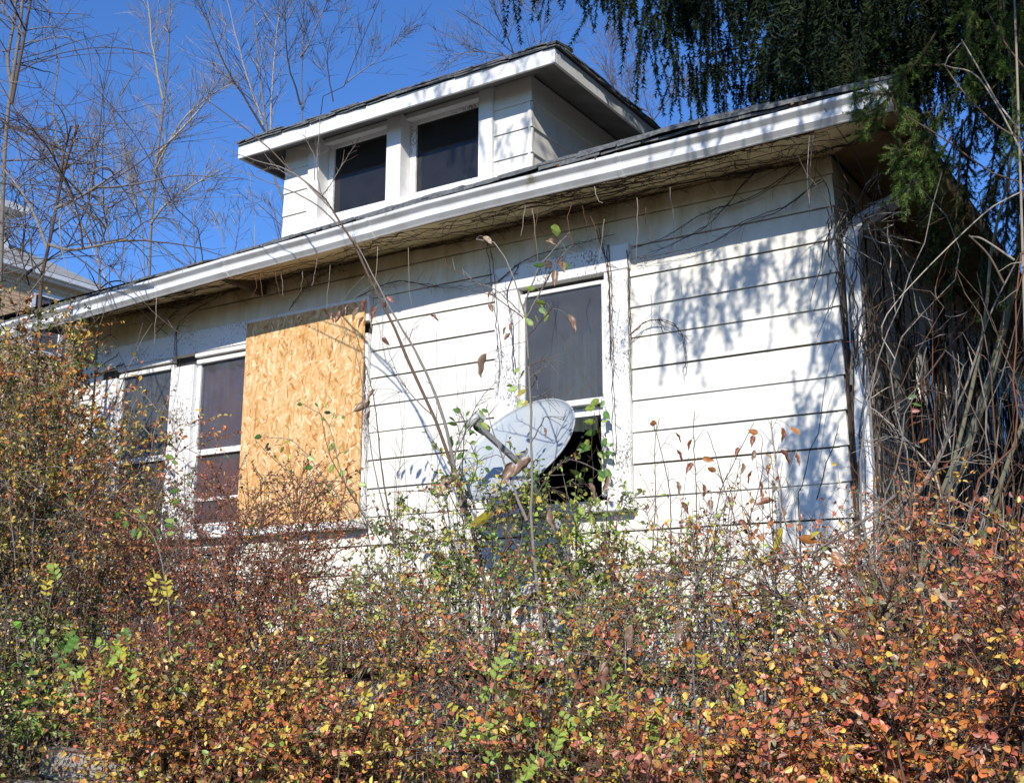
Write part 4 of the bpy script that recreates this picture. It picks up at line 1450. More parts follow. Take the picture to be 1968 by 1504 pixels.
A_ = [(1000, 1400), (955, 1200), (925, 1100), (901, 994), (867, 892), (833, 799), (790, 709), (754, 624), (710, 539), (682, 475), (655, 435), (635, 399), (600, 362), (562, 336), (531, 301), (481, 259), (440, 226), (392, 190)]
B_ = [(890, 990), (863, 845), (846, 782), (820, 718), (790, 658), (744, 577), (689, 475), (678, 460)]
young_tree('bare leaning double-stemmed sapling crossing the gutter and dormer', -1.25,
           [A_, B_, [(651, 433), (617, 399), (582, 376), (521, 350), (481, 334), (440, 318), (415, 300)], [(635, 399), (582, 344), (538, 322), (481, 307), (440, 292), (430, 285)],
            [(619, 376), (609, 322), (611, 262), (611, 225)], [(619, 376), (647, 334), (674, 293), (688, 279)], [(605, 345), (604, 300), (588, 262)], [(560, 340), (540, 330), (540, 345)],
            [(833, 799), (775, 740), (735, 650)], [(867, 892), (920, 780), (960, 740)]],
           [(655, 598, 30, 'rustleaf'), (672, 585, 28, 'rustleaf'), (690, 592, 34, 'dead'), (705, 575, 30, 'rustleaf'), (725, 590, 34, 'rustleaf'), (742, 580, 26, 'rustleaf'), (640, 600, 26, 'rustleaf'), (716, 612, 26, 'paledead'), (735, 650, 24, 'rustleaf'), (826, 605, 26, 'rustleaf'),
            (700, 610, 26, 'rustleaf'), (745, 570, 20, 'redleaf'), (710, 770, 44, 'dead'), (722, 748, 36, 'dead'), (712, 790, 36, 'rustleaf')],
           ('grey', 'grey', 'brown'), [.013, .011, .006, .006, .004, .004, .003, .003, .004, .004], twigs=9, twl=(.06, .16))
young_tree('upright sapling with curled brown leaves before the tall window', -1.35,
           [[(1052, 1420), (1048, 1280), (1030, 1100), (1020, 1000), (1022, 944), (1022, 873), (1020, 842), (1022, 787), (1018, 720), (1014, 664), (1012, 623), (1006, 593), (997, 570), (989, 546), (977, 507), (959, 479), (947, 463), (936, 455), (915, 459)],
            [(1006, 593), (1016, 558), (1030, 511), (1050, 471), (1073, 438)], [(1010, 609), (1030, 566), (1054, 522), (1073, 491), (1091, 473)],
            [(1014, 645), (1045, 620), (1075, 603)], [(1018, 700), (1035, 690), (1052, 676)], [(1018, 725), (1038, 712), (1052, 705)], [(1020, 745), (1040, 733), (1052, 726)], [(1022, 765), (1045, 755), (1056, 757)], [(1004, 612), (960, 575), (920, 545), (886, 522)],
            [(1000, 600), (950, 560), (905, 543)], [(1020, 850), (1045, 815), (1065, 803), (1110, 812)], [(1012, 1000), (975, 900), (950, 830), (935, 780)], [(1012, 1000), (1040, 920), (1060, 880)]],
           [(930, 455, 30, 'paledead'), (1075, 462, 36, 'paledead'), (1068, 468, 36, 'paledead'), (1082, 500, 26, 'paledead'), (1068, 520, 34, 'dead'), (1060, 515, 34, 'paledead'), (1078, 445, 46, 'limeleaf'), (1090, 605, 40, 'dead'), (1070, 500, 30, 'dead'),
            (1033, 575, 24, 'limeleaf'), (1048, 583, 22, 'limeleaf'), (1037, 592, 22, 'greenleaf'), (1051, 600, 20, 'limeleaf'), (1024, 625, 22, 'limeleaf'), (1034, 617, 18, 'limeleaf'), (1045, 510, 22, 'greenleaf'), (1088, 505, 20, 'greenleaf'), (1028, 555, 20, 'limeleaf'), (1008, 600, 16, 'limeleaf'),
            (1008, 712, 22, 'limeleaf'), (998, 707, 18, 'limeleaf'), (995, 745, 24, 'limeleaf'), (1010, 748, 24, 'yellowleaf'), (1004, 768, 22, 'limeleaf'), (1014, 770, 18, 'yellowleaf'), (985, 740, 16, 'limeleaf'), (1045, 822, 24, 'dead'),
            (985, 890, 50, 'dead'), (1020, 880, 50, 'dead'), (860, 915, 46, 'paledead'), (885, 910, 42, 'dead'), (935, 680, 52, 'dead'), (985, 620, 20, 'rustleaf'), (980, 640, 20, 'rustleaf'), (972, 628, 18, 'paledead'), (940, 582, 22, 'dead'), (945, 560, 18, 'rustleaf'),
            (1130, 930, 50, 'dead'), (1168, 915, 34, 'dead'), (1060, 975, 50, 'dead'), (1150, 905, 26, 'greenleaf'), (945, 985, 60, 'yellowleaf'), (1032, 955, 30, 'yellowleaf'), (1100, 960, 26, 'limeleaf'), (1112, 975, 26, 'limeleaf'), (1105, 985, 26, 'limeleaf')],
           ('grey', 'brown'), [.011, .005, .005, .003, .003, .003, .003, .003, .004, .004, .004, .008, .006], twigs=6, twl=(.06, .2))
young_tree('thin stems with drooping brown leaves right of the tall window', -1.1,
           [[(1480, 1300), (1470, 1150), (1440, 1020), (1455, 960), (1470, 900), (1463, 850), (1470, 840)], [(1500, 1040), (1500, 960), (1490, 880), (1480, 805)], [(1250, 1100), (1256, 960), (1248, 860), (1248, 800)], [(1290, 1080), (1290, 950), (1282, 880), (1275, 820)],
            [(1340, 1060), (1338, 950), (1336, 860), (1340, 790)], [(1370, 1060), (1380, 950), (1420, 860), (1440, 810)], [(1430, 1050), (1400, 960), (1380, 880), (1360, 830)]],
           [(1262, 812, 22, 'orangeleaf'), (1298, 832, 20, 'rustleaf'), (1330, 845, 20, 'rustleaf'), (1420, 860, 18, 'rustleaf'), (1448, 838, 24, 'rustleaf'), (1456, 832, 22, 'orangeleaf'), (1502, 822, 26, 'rustleaf'), (1520, 822, 22, 'orangeleaf'), (1450, 865, 20, 'dead'), (1350, 880, 22, 'orangeleaf'), (1376, 905, 20, 'orangeleaf'), (1300, 865, 24, 'rustleaf'),
            (1500, 865, 30, 'rustleaf'), (1525, 870, 26, 'rustleaf'), (1428, 890, 22, 'dead'), (1330, 890, 24, 'rustleaf'), (1446, 905, 24, 'rustleaf'), (1480, 890, 22, 'rustleaf'), (1300, 925, 26, 'dead'), (1350, 930, 28, 'rustleaf'), (1460, 925, 26, 'rustleaf'), (1510, 920, 24, 'orangeleaf'),
            (1365, 960, 24, 'dead'), (1400, 955, 24, 'rustleaf'), (1485, 960, 30, 'rustleaf'), (1500, 975, 30, 'dead'), (1310, 965, 24, 'rustleaf'), (1330, 1000, 26, 'dead'), (1420, 1000, 26, 'rustleaf')],
           ('brown', 'grey'), [.005, .004, .003, .003, .003, .003, .003], twigs=7, twl=(.05, .16))
young_tree('dark jointed vine shoot climbing the clapboards near the corner', -.25,
           [[(1536, 980), (1541, 940), (1552, 900), (1560, 860), (1576, 830), (1580, 780), (1590, 720), (1600, 690), (1608, 665)], [(1570, 960), (1590, 900), (1612, 870), (1630, 830)]], [], ('dark',), [.0045, .0035], twigs=9, twl=(.02, .05), name='vine_shoot', cat_='vine')
young_tree('long arching whip of golden leaves before the lower clapboards', -1.9,
           [[(1650, 1330), (1600, 1250), (1520, 1160), (1440, 1080), (1380, 1000), (1340, 930)], [(1720, 950), (1640, 1010), (1560, 1060), (1480, 1080), (1400, 1110)], [(1560, 1060), (1500, 1000), (1480, 900), (1470, 840)]],
           [(1505, 1015, 60, 'yellowleaf'), (1550, 1035, 34, 'yellowleaf'), (1570, 1040, 34, 'orangeleaf'), (1600, 1060, 34, 'orangeleaf'), (1620, 1085, 32, 'rustleaf'), (1530, 1010, 30, 'yellowleaf'), (1580, 1050, 30, 'dead')],
           ('grey', 'pale'), [.009, .006, .004], twigs=10, twl=(.1, .3))
young_tree('thick cut branch leaning across the front bushes', -2.0,
           [[(1520, 1504), (1560, 1440), (1600, 1350), (1635, 1260), (1650, 1210), (1655, 1185)], [(1650, 1220), (1700, 1180), (1740, 1120)], [(1640, 1240), (1560, 1180), (1480, 1130), (1380, 1090)]], [(1300, 1190, 44, 'dead'), (1215, 1200, 46, 'dead'), (1170, 1285, 40, 'dead'), (1160, 1270, 36, 'paledead')], ('brown',), [.02, .010, .008], twigs=10, twl=(.1, .3), name='leaning_branch', cat_='branch')
young_tree('pale forked shoots rising in front of the dark side wall', -.35,
           [[(1700, 1120), (1700, 1010), (1760, 940), (1800, 880), (1830, 800), (1870, 700), (1900, 600), (1960, 480)], [(1705, 1010), (1780, 930), (1830, 850), (1860, 740)], [(1810, 960), (1790, 900), (1740, 840), (1690, 790), (1635, 752)], [(1770, 860), (1720, 838), (1680, 842), (1650, 855)], [(1700, 1010), (1600, 1050), (1500, 1060), (1420, 1040)],
            [(1760, 905), (1800, 905), (1850, 890), (1885, 870)]],
           [(1745, 765, 16, 'greenleaf'), (1750, 790, 16, 'redleaf'), (1760, 800, 15, 'redleaf'), (1768, 850, 16, 'orangeleaf'), (1755, 775, 15, 'greenleaf'), (1762, 812, 15, 'redleaf')], ('pale', 'grey'), [.013, .009, .006, .004, .006, .004], twigs=7, twl=(.1, .3))
young_tree('small green-leaved honeysuckle left of the dish', -1.15,
           [[(905, 1200), (895, 1000), (880, 900), (890, 830), (925, 790)], [(885, 930), (900, 860), (915, 820), (912, 790)], [(890, 980), (930, 900), (940, 860)], [(890, 1000), (860, 940), (870, 870)]],
           [(px + random.uniform(-8, 8), py + random.uniform(-8, 8), random.uniform(13, 24), random.choice(['greenleaf', 'greenleaf', 'limeleaf'])) for px, py in
            [(870, 800), (885, 790), (900, 800), (915, 790), (925, 780), (880, 815), (900, 815), (895, 830), (910, 835), (875, 830), (905, 850), (890, 850), (885, 870), (900, 865), (905, 880), (920, 890), (890, 890), (870, 850), (925, 800), (915, 815), (935, 900), (880, 905), (905, 900), (900, 915), (925, 860), (932, 812)]],
           ('brown', 'dark'), [.006, .004, .004, .003], twigs=12, twl=(.05, .12), name='honeysuckle', cat_='shrub')
young_tree('green bindweed curtain in the gap of the broken window', -.10,
           [[(1165, 1060), (1168, 960), (1160, 880), (1150, 820), (1160, 760)], [(1130, 1000), (1140, 920), (1140, 850), (1150, 790)], [(1110, 1000), (1120, 940), (1145, 890)]],
           [(px + random.uniform(-6, 6), py + random.uniform(-6, 6), random.uniform(14, 26), random.choice(['greenleaf', 'limeleaf', 'greenleaf', 'limeleaf'])) for px, py in
            [(1155, 765), (1163, 775), (1148, 785), (1160, 795), (1145, 805), (1160, 815), (1150, 825), (1140, 830), (1158, 840), (1135, 845), (1150, 855), (1165, 860), (1130, 860), (1145, 875), (1155, 885), (1162, 870), (1140, 895), (1130, 905), (1145, 910), (1160, 905), (1110, 910), (1120, 920), (1110, 930), (1140, 925), (1160, 890), (1125, 858)]],
           ('brown', 'dark'), [.004, .003, .003], twigs=6, twl=(.04, .1), name='bindweed', cat_='vine')
young_tree('bright green round-leaved shoot low before the left windows', -2.2,
           [[(330, 1240), (320, 1100), (300, 1020), (250, 980)], [(320, 1100), (345, 1000), (340, 900), (345, 880)], [(320, 1060), (300, 1000), (285, 975)]],
           [(px + random.uniform(-4, 4), py, random.uniform(20, 28), random.choice(['limeleaf', 'limeleaf', 'greenleaf'])) for px, py in
            [(232, 985), (248, 985), (256, 980), (270, 990), (245, 1000), (268, 1005), (285, 985), (300, 965), (280, 1010), (300, 1015), (320, 1000), (335, 1010), (325, 1025), (345, 1000), (310, 1030), (290, 1030), (270, 1020), (350, 960), (340, 940), (360, 930), (345, 890), (335, 880), (350, 1020), (262, 1015)]],
           ('brown', 'grey'), [.006, .004, .003], twigs=8, twl=(.05, .12), name='bramble', cat_='shrub')
young_tree('lime leaf sprays crossing the lower strand board', -1.5,
           [[(760, 1150), (720, 1020), (660, 920), (630, 810), (570, 770)], [(680, 1000), (620, 920), (560, 850), (490, 840)], [(720, 1030), (690, 960), (650, 880), (640, 800)], [(760, 1050), (740, 900), (735, 760), (715, 640)], [(745, 1000), (720, 880), (700, 700), (665, 600)]],
           [(px + random.uniform(-4, 4), py + random.uniform(-4, 4), random.uniform(13, 24), random.choice(['limeleaf', 'greenleaf', 'yellowleaf'])) for px, py in
            [(580, 775), (595, 772), (610, 780), (625, 780), (632, 790), (640, 792), (620, 800), (645, 805), (650, 820), (655, 800), (500, 840), (520, 850), (535, 845), (556, 845), (545, 855), (520, 860), (560, 870), (575, 865), (595, 880), (605, 900), (640, 850), (650, 860), (660, 870), (640, 890), (655, 900), (665, 905), (670, 920), (640, 930), (635, 960), (680, 940), (690, 930), (650, 880)]],
           ('brown', 'grey'), [.006, .004, .004, .005, .004], twigs=7, twl=(.05, .14), name='privet', cat_='shrub')

# thin leafless whips in front of the white clapboards between board and window
wh = thing('whip_stems', 'thin leafless brown stems standing between board and dish', 'shrub', (-2.9, -.9, .9))
pr_ = []
for i in range(27):
    px = random.uniform(700, 900) if i < 19 else random.uniform(1230, 1560); yb = random.uniform(-1.3, -.5)
    top = random.uniform(640, 980) if i < 19 else random.uniform(820, 1000)
    q = PL([(px + random.uniform(-20, 40), 1180), (px + random.uniform(-15, 15), 1000), (px + random.uniform(-35, 35), top)], yb)
    path = resample(q, 14)
    pr_.append(tube_set(path[None], [.003], [.0011], tcol(('brown', 'grey', 'dark'), 1), 4))
    tp, _ = side_twigs(path, 6, .05, .22, 40, .4, .99, 5, .08, .1)
    pr_.append(tube_set(tp, np.full(6, .0018), np.full(6, .001), tcol(('brown', 'grey'), 6), 3))
stem_obj('stems', pr_, wh, kind='stuff')


# ------------------------------------------------------------------ creepers on the eaves, wall and downspout
def eave_creeper(label, x0, x1, n, wander=.10):
    t = thing('creeper', label, 'vine', ((x0 + x1) / 2, -.25, 4.5), 'dead creepers clinging under the eaves')
    parts = []

    def zs_(x, y):     # underside of the soffit
        f = np.clip((y + .50) / .533, 0, 1)
        g = np.array([zg(v) - .085 for v in np.ravel(x)]).reshape(np.shape(x))
        return g * (1 - f) + 4.531 * f
    for i in range(n):
        L = random.uniform(.5, 2.2)
        a = random.uniform(x0, x1)
        K = 26
        xs_ = np.clip(a + np.linspace(0, L, K) * random.choice((1, 1, -1)), EX0 + .1, EX1 - .1)
        y = random.choice([-.46, -.42, -.3, -.1, -.04, -.02]) + np.cumsum(rng.normal(0, .022, K)) + np.linspace(0, 1, K) * random.uniform(-.25, .25)
        y = np.clip(y, -.50, .0)
        z = zs_(xs_, y) - .008 - np.abs(np.cumsum(rng.normal(0, .004, K)))
        parts.append(tube_set(np.stack([xs_, y, z], 1)[None], [random.uniform(.003, .006)], [.0018], tcol(('brown', 'dark'), 1), 4))
        m = 16
        ii = rng.integers(1, K - 1, m)
        st = np.stack([xs_[ii], y[ii], z[ii]], 1)
        d = rng.normal(0, 1, (m, 3)) * np.array([1, 1, .12])
        sp = curve_paths(st, d, rng.uniform(.03, .25, m), 6, .22)
        sp[:, :, 1] = np.clip(sp[:, :, 1], -.5, -.012)
        sp[:, :, 2] = np.minimum(sp[:, :, 2], zs_(sp[:, :, 0], sp[:, :, 1]) - .004)
        parts.append(tube_set(sp, np.full(m, .0022), np.full(m, .0012), tcol(('brown', 'dark'), m), 3))
    stem_obj('stems', parts, t, kind='stuff')
    return t


eave_creeper('mat of dead creeper under the eave above the boarded window', -6.6, -3.6, 15)
eave_creeper('mat of dead creeper under the eave above the leaning sapling', -3.9, -1.6, 15)
cr3 = eave_creeper('thick brown creeper under the eave toward the house corner', -1.9, .2, 20)
# vines spreading down the wall from the eaves
wc = thing('wall_creeper', 'thin dark creeper lines running over the upper clapboards', 'vine', (-1.5, -.01, 4.3))
pr_ = []
lines = [[(1585, 345), (1500, 400), (1430, 425), (1380, 460), (1300, 490), (1215, 505)], [(1480, 300), (1430, 350), (1400, 390), (1350, 440), (1270, 480), (1220, 500)], [(1540, 320), (1450, 380), (1350, 410), (1290, 450), (1215, 480)],
         [(960, 540), (1010, 500), (1100, 470), (1180, 450)], [(930, 430), (940, 500), (950, 600), (960, 700), (955, 760)], [(1170, 470), (1175, 560), (1178, 680), (1176, 800), (1180, 900)], [(1150, 440), (1168, 520), (1172, 620), (1175, 700)],
         [(690, 570), (760, 540), (840, 550), (900, 550), (960, 540)], [(560, 590), (600, 540), (640, 520)], [(340, 700), (345, 620), (420, 570), (480, 540)], [(300, 640), (350, 590), (440, 560), (520, 540)], [(1213, 640), (1250, 615), (1300, 625), (1320, 680), (1310, 720)],
         [(990, 720), (985, 620), (975, 560), (1000, 500)], [(1205, 480), (1212, 600), (1214, 760)], [(700, 700), (702, 820), (705, 900)]]
for ln in lines:
    for rep in range(2):
        q = [P(a + random.uniform(-6, 6) * rep, b + random.uniform(-6, 6) * rep, -.045 - .006 * rep) for a, b in ln]
        path = resample(q, 24); path[:, 0] += rng.normal(0, .004, 24); path[:, 2] += rng.normal(0, .004, 24)
        pr_.append(tube_set(path[None], [.0032], [.0014], tcol(('brown', 'dark'), 1), 4))
        tp, _ = side_twigs(path, 14, .02, .14, 50, .05, .95, 5, .2, 0)
        tp[:, :, 1] = -.045
        pr_.append(tube_set(tp, np.full(14, .0015), np.full(14, .0009), tcol(('brown', 'dark'), 14), 3))
stem_obj('stems', pr_, wc, kind='stuff')
# pale hanging tips that catch the sun below the gutter
hv = thing('hanging_vine', 'pale broken vine tips dangling in sunlight below the gutter', 'vine', (-2.5, -.62, 4.3))
pr_ = []
for px, py, ln in [(1010, 395, 60), (1022, 402, 100), (1032, 400, 130), (1098, 390, 85), (1135, 415, 70), (1160, 420, 90), (1225, 380, 120), (1288, 360, 130), (1555, 262, 160), (1562, 262, 150), (1570, 270, 130), (1590, 255, 60), (725, 475, 90), (785, 476, 130), (635, 510, 85), (580, 520, 40), (500, 520, 50), (528, 520, 60),
                   (490, 530, 40), (300, 560, 100), (540, 525, 45), (1240, 400, 60), (610, 490, 60), (1140, 360, 30), (1120, 395, 40)]:
    q = P(px, py, -.63); e = P(px + random.uniform(-18, 18), py + ln, -.60)
    mid_ = (q + e) / 2 + rng.normal(0, .012, 3)
    path = resample([q, mid_, e], 7); path += rng.normal(0, .003, path.shape)
    pr_.append(tube_set(path[None], [.0026], [.0012], tcol(('pale', 'pale', 'red'), 1), 4))
stem_obj('stems', pr_, hv, kind='stuff')
# bundle of vines over the downspout top and down the corner
dv = thing('corner_creeper', 'bundle of stripped creeper stems wrapped round the downspout', 'vine', (.05, .0, 3.0))
pr_ = []
for i in range(70):
    x = random.uniform(-.02, .16); y = random.uniform(-.09, .0)
    z0_ = random.uniform(1.6, 3.4); z1_ = random.uniform(max(z0_ + .3, 3.2), 4.25)
    K = 16
    zz = np.linspace(z0_, z1_, K)
    xx = x + np.cumsum(rng.normal(0, .012, K)) + np.linspace(0, random.uniform(-.08, .18), K); yy = np.clip(y + np.cumsum(rng.normal(0, .010, K)), -.2, -.012)
    pr_.append(tube_set(np.stack([xx, yy, zz], 1)[None], [random.uniform(.003, .007)], [.002], tcol(('brown', 'dark', 'grey'), 1), 4))
pr_ = pr_[:4] + [p for p in pr_[4:] if p[0][:, 2].min() > 2.9][:16]
for i in range(14):        # stems in the shaded slot between siding and downspout
    K = 12; zz = np.linspace(random.uniform(1.5, 2.4), random.uniform(3.3, 4.2), K)
    xx = random.uniform(.005, .035) + np.cumsum(rng.normal(0, .003, K)); yy = np.full(K, random.uniform(.0, .04))
    pr_.append(tube_set(np.stack([xx, yy, zz], 1)[None], [.004], [.002], tcol(('brown', 'dark'), 1), 4))
for i in range(60):
    st = np.array([[random.uniform(.0, .35), random.uniform(-.25, .1), random.uniform(3.9, 4.25)]])
    d = rng.normal(0, 1, (1, 3)) + np.array([[.4, 0, -.2]])
    sp = curve_paths(st, d, np.array([random.uniform(.2, .7)]), 9, .25)
    pr_.append(tube_set(sp, [.004], [.0018], tcol(('brown', 'grey', 'dark', 'pale'), 1), 4))
stem_obj('stems', pr_, dv, kind='stuff')
# creepers matted over the side wall
sv = thing('side_wall_creeper', 'dense matted creeper covering the shaded side wall', 'vine', (.05, 2.0, 3.0))
pr_ = []; lf = []
for i in range(150):
    y = random.uniform(.12, 5.5); z1_ = random.uniform(3.2, 4.5); z0_ = random.uniform(1.2, 3.0)
    K = 16
    zz = np.linspace(z1_, z0_, K); yy = y + np.cumsum(rng.normal(0, .035, K)); xx = .03 + np.abs(np.cumsum(rng.normal(0, .012, K))) * .8
    xx = np.clip(xx, .015, .5)
    pr_.append(tube_set(np.stack([xx, yy, zz], 1)[None], [random.uniform(.003, .009)], [.002], tcol(('brown', 'dark', 'dark'), 1), 4))
m = 420
st = np.stack([rng.uniform(.02, .25, m), rng.uniform(.1, 5.0, m), rng.uniform(1.8, 4.3, m)], 1)
sp = curve_paths(st, rng.normal(0, 1, (m, 3)) * [.4, 1, .8], rng.uniform(.15, .6, m), 9, .3)
sp[:, :, 0] = np.clip(sp[:, :, 0], .02, .5)
pr_.append(tube_set(sp, np.full(m, .0035), np.full(m, .0015), tcol(('brown', 'dark'), m), 3))
stem_obj('stems', pr_, sv, kind='stuff')

# ------------------------------------------------------------------ vine tangle and leaning trunks on the right
rt = thing('leaning_tree', 'grey-green leaning trunk strung with vines at the right side', 'tree', P(1770, 1150, .3))
tr = []
for pts, y, r in ([(1760, 1200), (1800, 1010), (1850, 880), (1905, 720), (1945, 560), (1968, 420), (1985, 250)], .1, .034), ([(1700, 1400), (1790, 1000), (1830, 900), (1890, 640), (1905, 480), (1940, 330), (1948, 200), (1935, 60), (1920, -60)], -.3, .013), \
        ([(1830, 1300), (1900, 1000), (1985, 760)], -.2, .02):
    q = PL(pts, y)
    path = resample(q, 26)
    tr.append(tube_set(path[None], [r], [r * .45], tcol(('grey',), 1, .1) * np.array([.8, .85, .65]), 8))
stem_obj('trunk', tr, rt)
tw = []
for i in range(58):
    px0 = random.uniform(1700, 2050); py0 = random.uniform(950, 1250); y = random.uniform(-1.3, .9)
    sgn = random.uniform(-.3, 1)
    q = PL([(px0, py0), (px0 + 60 * sgn + random.uniform(-50, 50), py0 - random.uniform(150, 320)), (px0 + 160 * sgn + random.uniform(-80, 80), py0 - random.uniform(320, 620)), (px0 + 220 * sgn + random.uniform(-140, 120), py0 - random.uniform(300, 800))], y)
    K = 20
    path = resample(q, K) + np.cumsum(rng.normal(0, .022, (K, 3)), 0)
    path[:, 0] = np.maximum(path[:, 0], .16)
    tw.append(tube_set(path[None], [random.uniform(.003, .009)], [.002], tcol(('grey', 'brown', 'red', 'brown'), 1), 4))
    tp, _ = side_twigs(path, 7, .08, .4, 55, .2, 1, 7, .25, 0)
    tw.append(tube_set(tp, np.full(7, .0028), np.full(7, .0014), tcol(('pale', 'grey', 'red', 'brown'), 7), 3))
stem_obj('vines', tw, rt, kind='stuff')
ct = thing('cut_shoots', 'pale pruned shoots reaching up-left in front of the spruce', 'branch', P(1968, 1100, -1.5))
tw = []
for pts, r in (([(1985, 1000), (1978, 560), (1968, 365), (1900, 330), (1820, 270), (1745, 225)], .0045), ([(1968, 300), (1915, 200), (1870, 140), (1815, 125), (1850, 80)], .004), ([(1960, 250), (1920, 200), (1880, 130), (1848, 76)], .004), ([(1968, 130), (1930, 80), (1893, 12)], .004),
               ([(1975, 275), (1915, 240), (1850, 175), (1815, 125)], .0045), ([(1950, 500), (1890, 460), (1866, 455)], .005), ([(1990, 1200), (1975, 800), (1960, 300), (1950, 0), (1946, -60)], .006), ([(1930, 545), (1900, 490), (1862, 452)], .005), ([(1960, 370), (1880, 420), (1700, 610), (1720, 690)], .003)):
    path = resample([P(a, b, -1.4) for a, b in pts], 18)
    tw.append(tube_set(path[None], [r], [r * .8], tcol(('pale', 'brown'), 1), 6))
stem_obj('stems', tw, ct)


# ------------------------------------------------------------------ spruce
def spruce():
    T0 = np.array([2.9, 3.0, 1.0])
    t = thing('norway_spruce', 'huge dark spruce with weeping curtains of needles over the roof', 'spruce tree', T0)
    V, F = tubes(np.array([[T0, T0 + [0, 0, 3], T0 + [.05, 0, 7], T0 + [0, .1, 12], T0 + [0, 0, 17]]]), np.array([[.34, .28, .2, .1, .02]]), 12)
    np_obj('trunk', V, F, 'weathered bark', t, smooth=True)
    br = []; strands = []      # strands: (start, direction, length, thickness)
    tips = []
    for i in range(50):       # branches over and behind the roof that show in the frame
        px = rng.uniform(960, 1960); D = rng.uniform(7.8, 11.0)
        lim = np.interp(px, [950, 1130, 1300, 1450, 1700, 1960], [-60, 0, 130, 170, 170, 190])
        py = rng.uniform(-260, lim)
        tips.append((PD(px, py, D), 0))
    for i in range(12):
        px = rng.uniform(1180, 1750); D = rng.uniform(8.3, 11)
        tips.append((PD(px, rng.uniform(20, 170), D), 0))
    for i in range(70):       # canopy above the frame, in front and to the right: it shades the corner
        a = rng.uniform(0, 2 * math.pi); rr = rng.uniform(1.5, 4.6)
        p = np.array([T0[0] + rr * math.cos(a), T0[1] + rr * math.sin(a), rng.uniform(7.2, 14) - rr * .12])
        tips.append((p, 1))
    for i in range(60):       # unseen low boughs added right of the frame to shade the side wall
        tips.append((np.array([rng.uniform(1.2, 3.8), rng.uniform(-3.3, 1.0), rng.uniform(5.0, 7.4)]), 2))
    for tip, kind in tips:
        zb = tip[2] + rng.uniform(.1, .9)
        if kind == 1 and tip[2] > 10: zb = tip[2] + .3
        st = np.array([T0[0], T0[1], zb])
        midp = st * .45 + tip * .55 + np.array([rng.normal(0, .15), rng.normal(0, .15), -rng.uniform(-.2, .35)])
        path = resample([st, midp, tip], 16)
        L = np.linalg.norm(tip - st)
        br.append(tube_set(path[None], [.022], [.005], tcol(('dark',), 1), 5))
        nt_ = max(3, int(L * (2.7 if kind == 0 else 1.6 if kind == 1 else 3.2)))
        tt = rng.uniform(.2, 1.0, nt_) * 15
        i0 = np.minimum(tt.astype(int), 14); f = (tt - i0)[:, None]
        p = path[i0] * (1 - f) + path[i0 + 1] * f
        axis = unit(tip - st)
        lat = unit(np.cross(axis, [0, 0, 1.0]))
        out = rng.uniform(.05, .5, nt_)[:, None] * rng.choice([-1, 1], nt_)[:, None]
        p2 = p + lat * out + axis * abs(out) * .5 + np.array([0, 0, -.03])
        br.append(tube_set(np.stack([p, (p + p2) / 2 + [0, 0, .015], p2], 1), np.full(nt_, .005), np.full(nt_, .0025), tcol(('dark',), nt_), 3))
        for c in range(nt_):                 # one hanging tassel of branchlets
            k_ = int(rng.integers(8, 17)); Lt = rng.uniform(.22, .85) * (1 if kind == 0 else .9)
            off = rng.normal(0, .06, (k_, 3)) * [1, 1, .5] + axis * rng.uniform(-.14, .14, (k_, 1)) + lat * rng.uniform(-.06, .06, (k_, 1))
            strands.append(np.c_[p2[c] + off, off[:, 0] * .8 + rng.normal(0, .17, k_), off[:, 1] * .8 + rng.normal(0, .17, k_), -np.ones(k_), Lt * rng.uniform(.3, 1.0, k_), np.full(k_, kind)])
    # hand-placed drooping boughs whose shadows fall on the right part of the wall
    for wx, wz, tt_, sp_ in [(-.98, 3.95, 3.4, .22), (-.86, 3.75, 3.2, .16), (-.55, 3.98, 3.3, .08), (-.12, 3.9, 3.0, .16), (-.04, 3.5, 3.0, .09), (-.22, 2.95, 2.9, .16), (-.12, 2.8, 3.0, .2), (-.22, 2.55, 3.0, .10), (.05, 4.1, 3.0, .2),
                             (-.8, 4.62, 3.4, .16), (-.35, 4.6, 3.3, .18), (0.05, 4.6, 3.3, .2), (.35, 4.5, 3.2, .25), (.4, 3.8, 3, .35), (.5, 3.2, 3, .35), (.4, 4.2, 3, .3)]:
        c = np.array([wx, 0, wz]) + SUNV * tt_ / 1.0
        st = np.array([T0[0] - .3, T0[1] - .3, c[2] + 1.6])
        path = resample([st, (st + c) / 2 + [0.2, 0, .5], c + [0, 0, .15]], 16)
        br.append(tube_set(path[None], [.02], [.005], tcol(('brown',), 1), 5))
        n = 34
        p2 = c + rng.normal(0, 1, (n, 3)) * np.array([sp_, sp_, sp_ * .6]) * .8
        strands.append(np.c_[p2, rng.normal(0, .25, n), rng.normal(0, .25, n), -np.ones(n), rng.uniform(.10, .34, n) + sp_ * .4, np.full(n, 1)])
    # dappling boughs over the dormer's right end
    for wp in [(-2.3, .3, 5.35), (-2.5, .3, 5.35), (-2.2, .05, 5.76), (-2.6, .05, 5.76), (-2.9, .05, 5.78), (-2.66, .3, 5.4), (-2.0, .05, 5.74), (-3.1, .05, 5.8)]:
        c = np.array(wp) + SUNV * 4.2
        n = 5
        p2 = c + rng.normal(0, 1, (n, 3)) * .09 + [0, 0, .1]
        strands.append(np.c_[p2, rng.normal(0, .3, n), rng.normal(0, .3, n), -np.ones(n), rng.uniform(.15, .35, n), np.full(n, 1)])
        st = np.array([T0[0], T0[1], c[2] + 1.8])
        br.append(tube_set(resample([st, (st + c) / 2 + [.2, 0, .4], c + [0, 0, .2]], 12)[None], [.016], [.004], tcol(('brown',), 1), 5))
    # unseen needle mass added right of the frame, blocking light from the side wall
    m = 2600
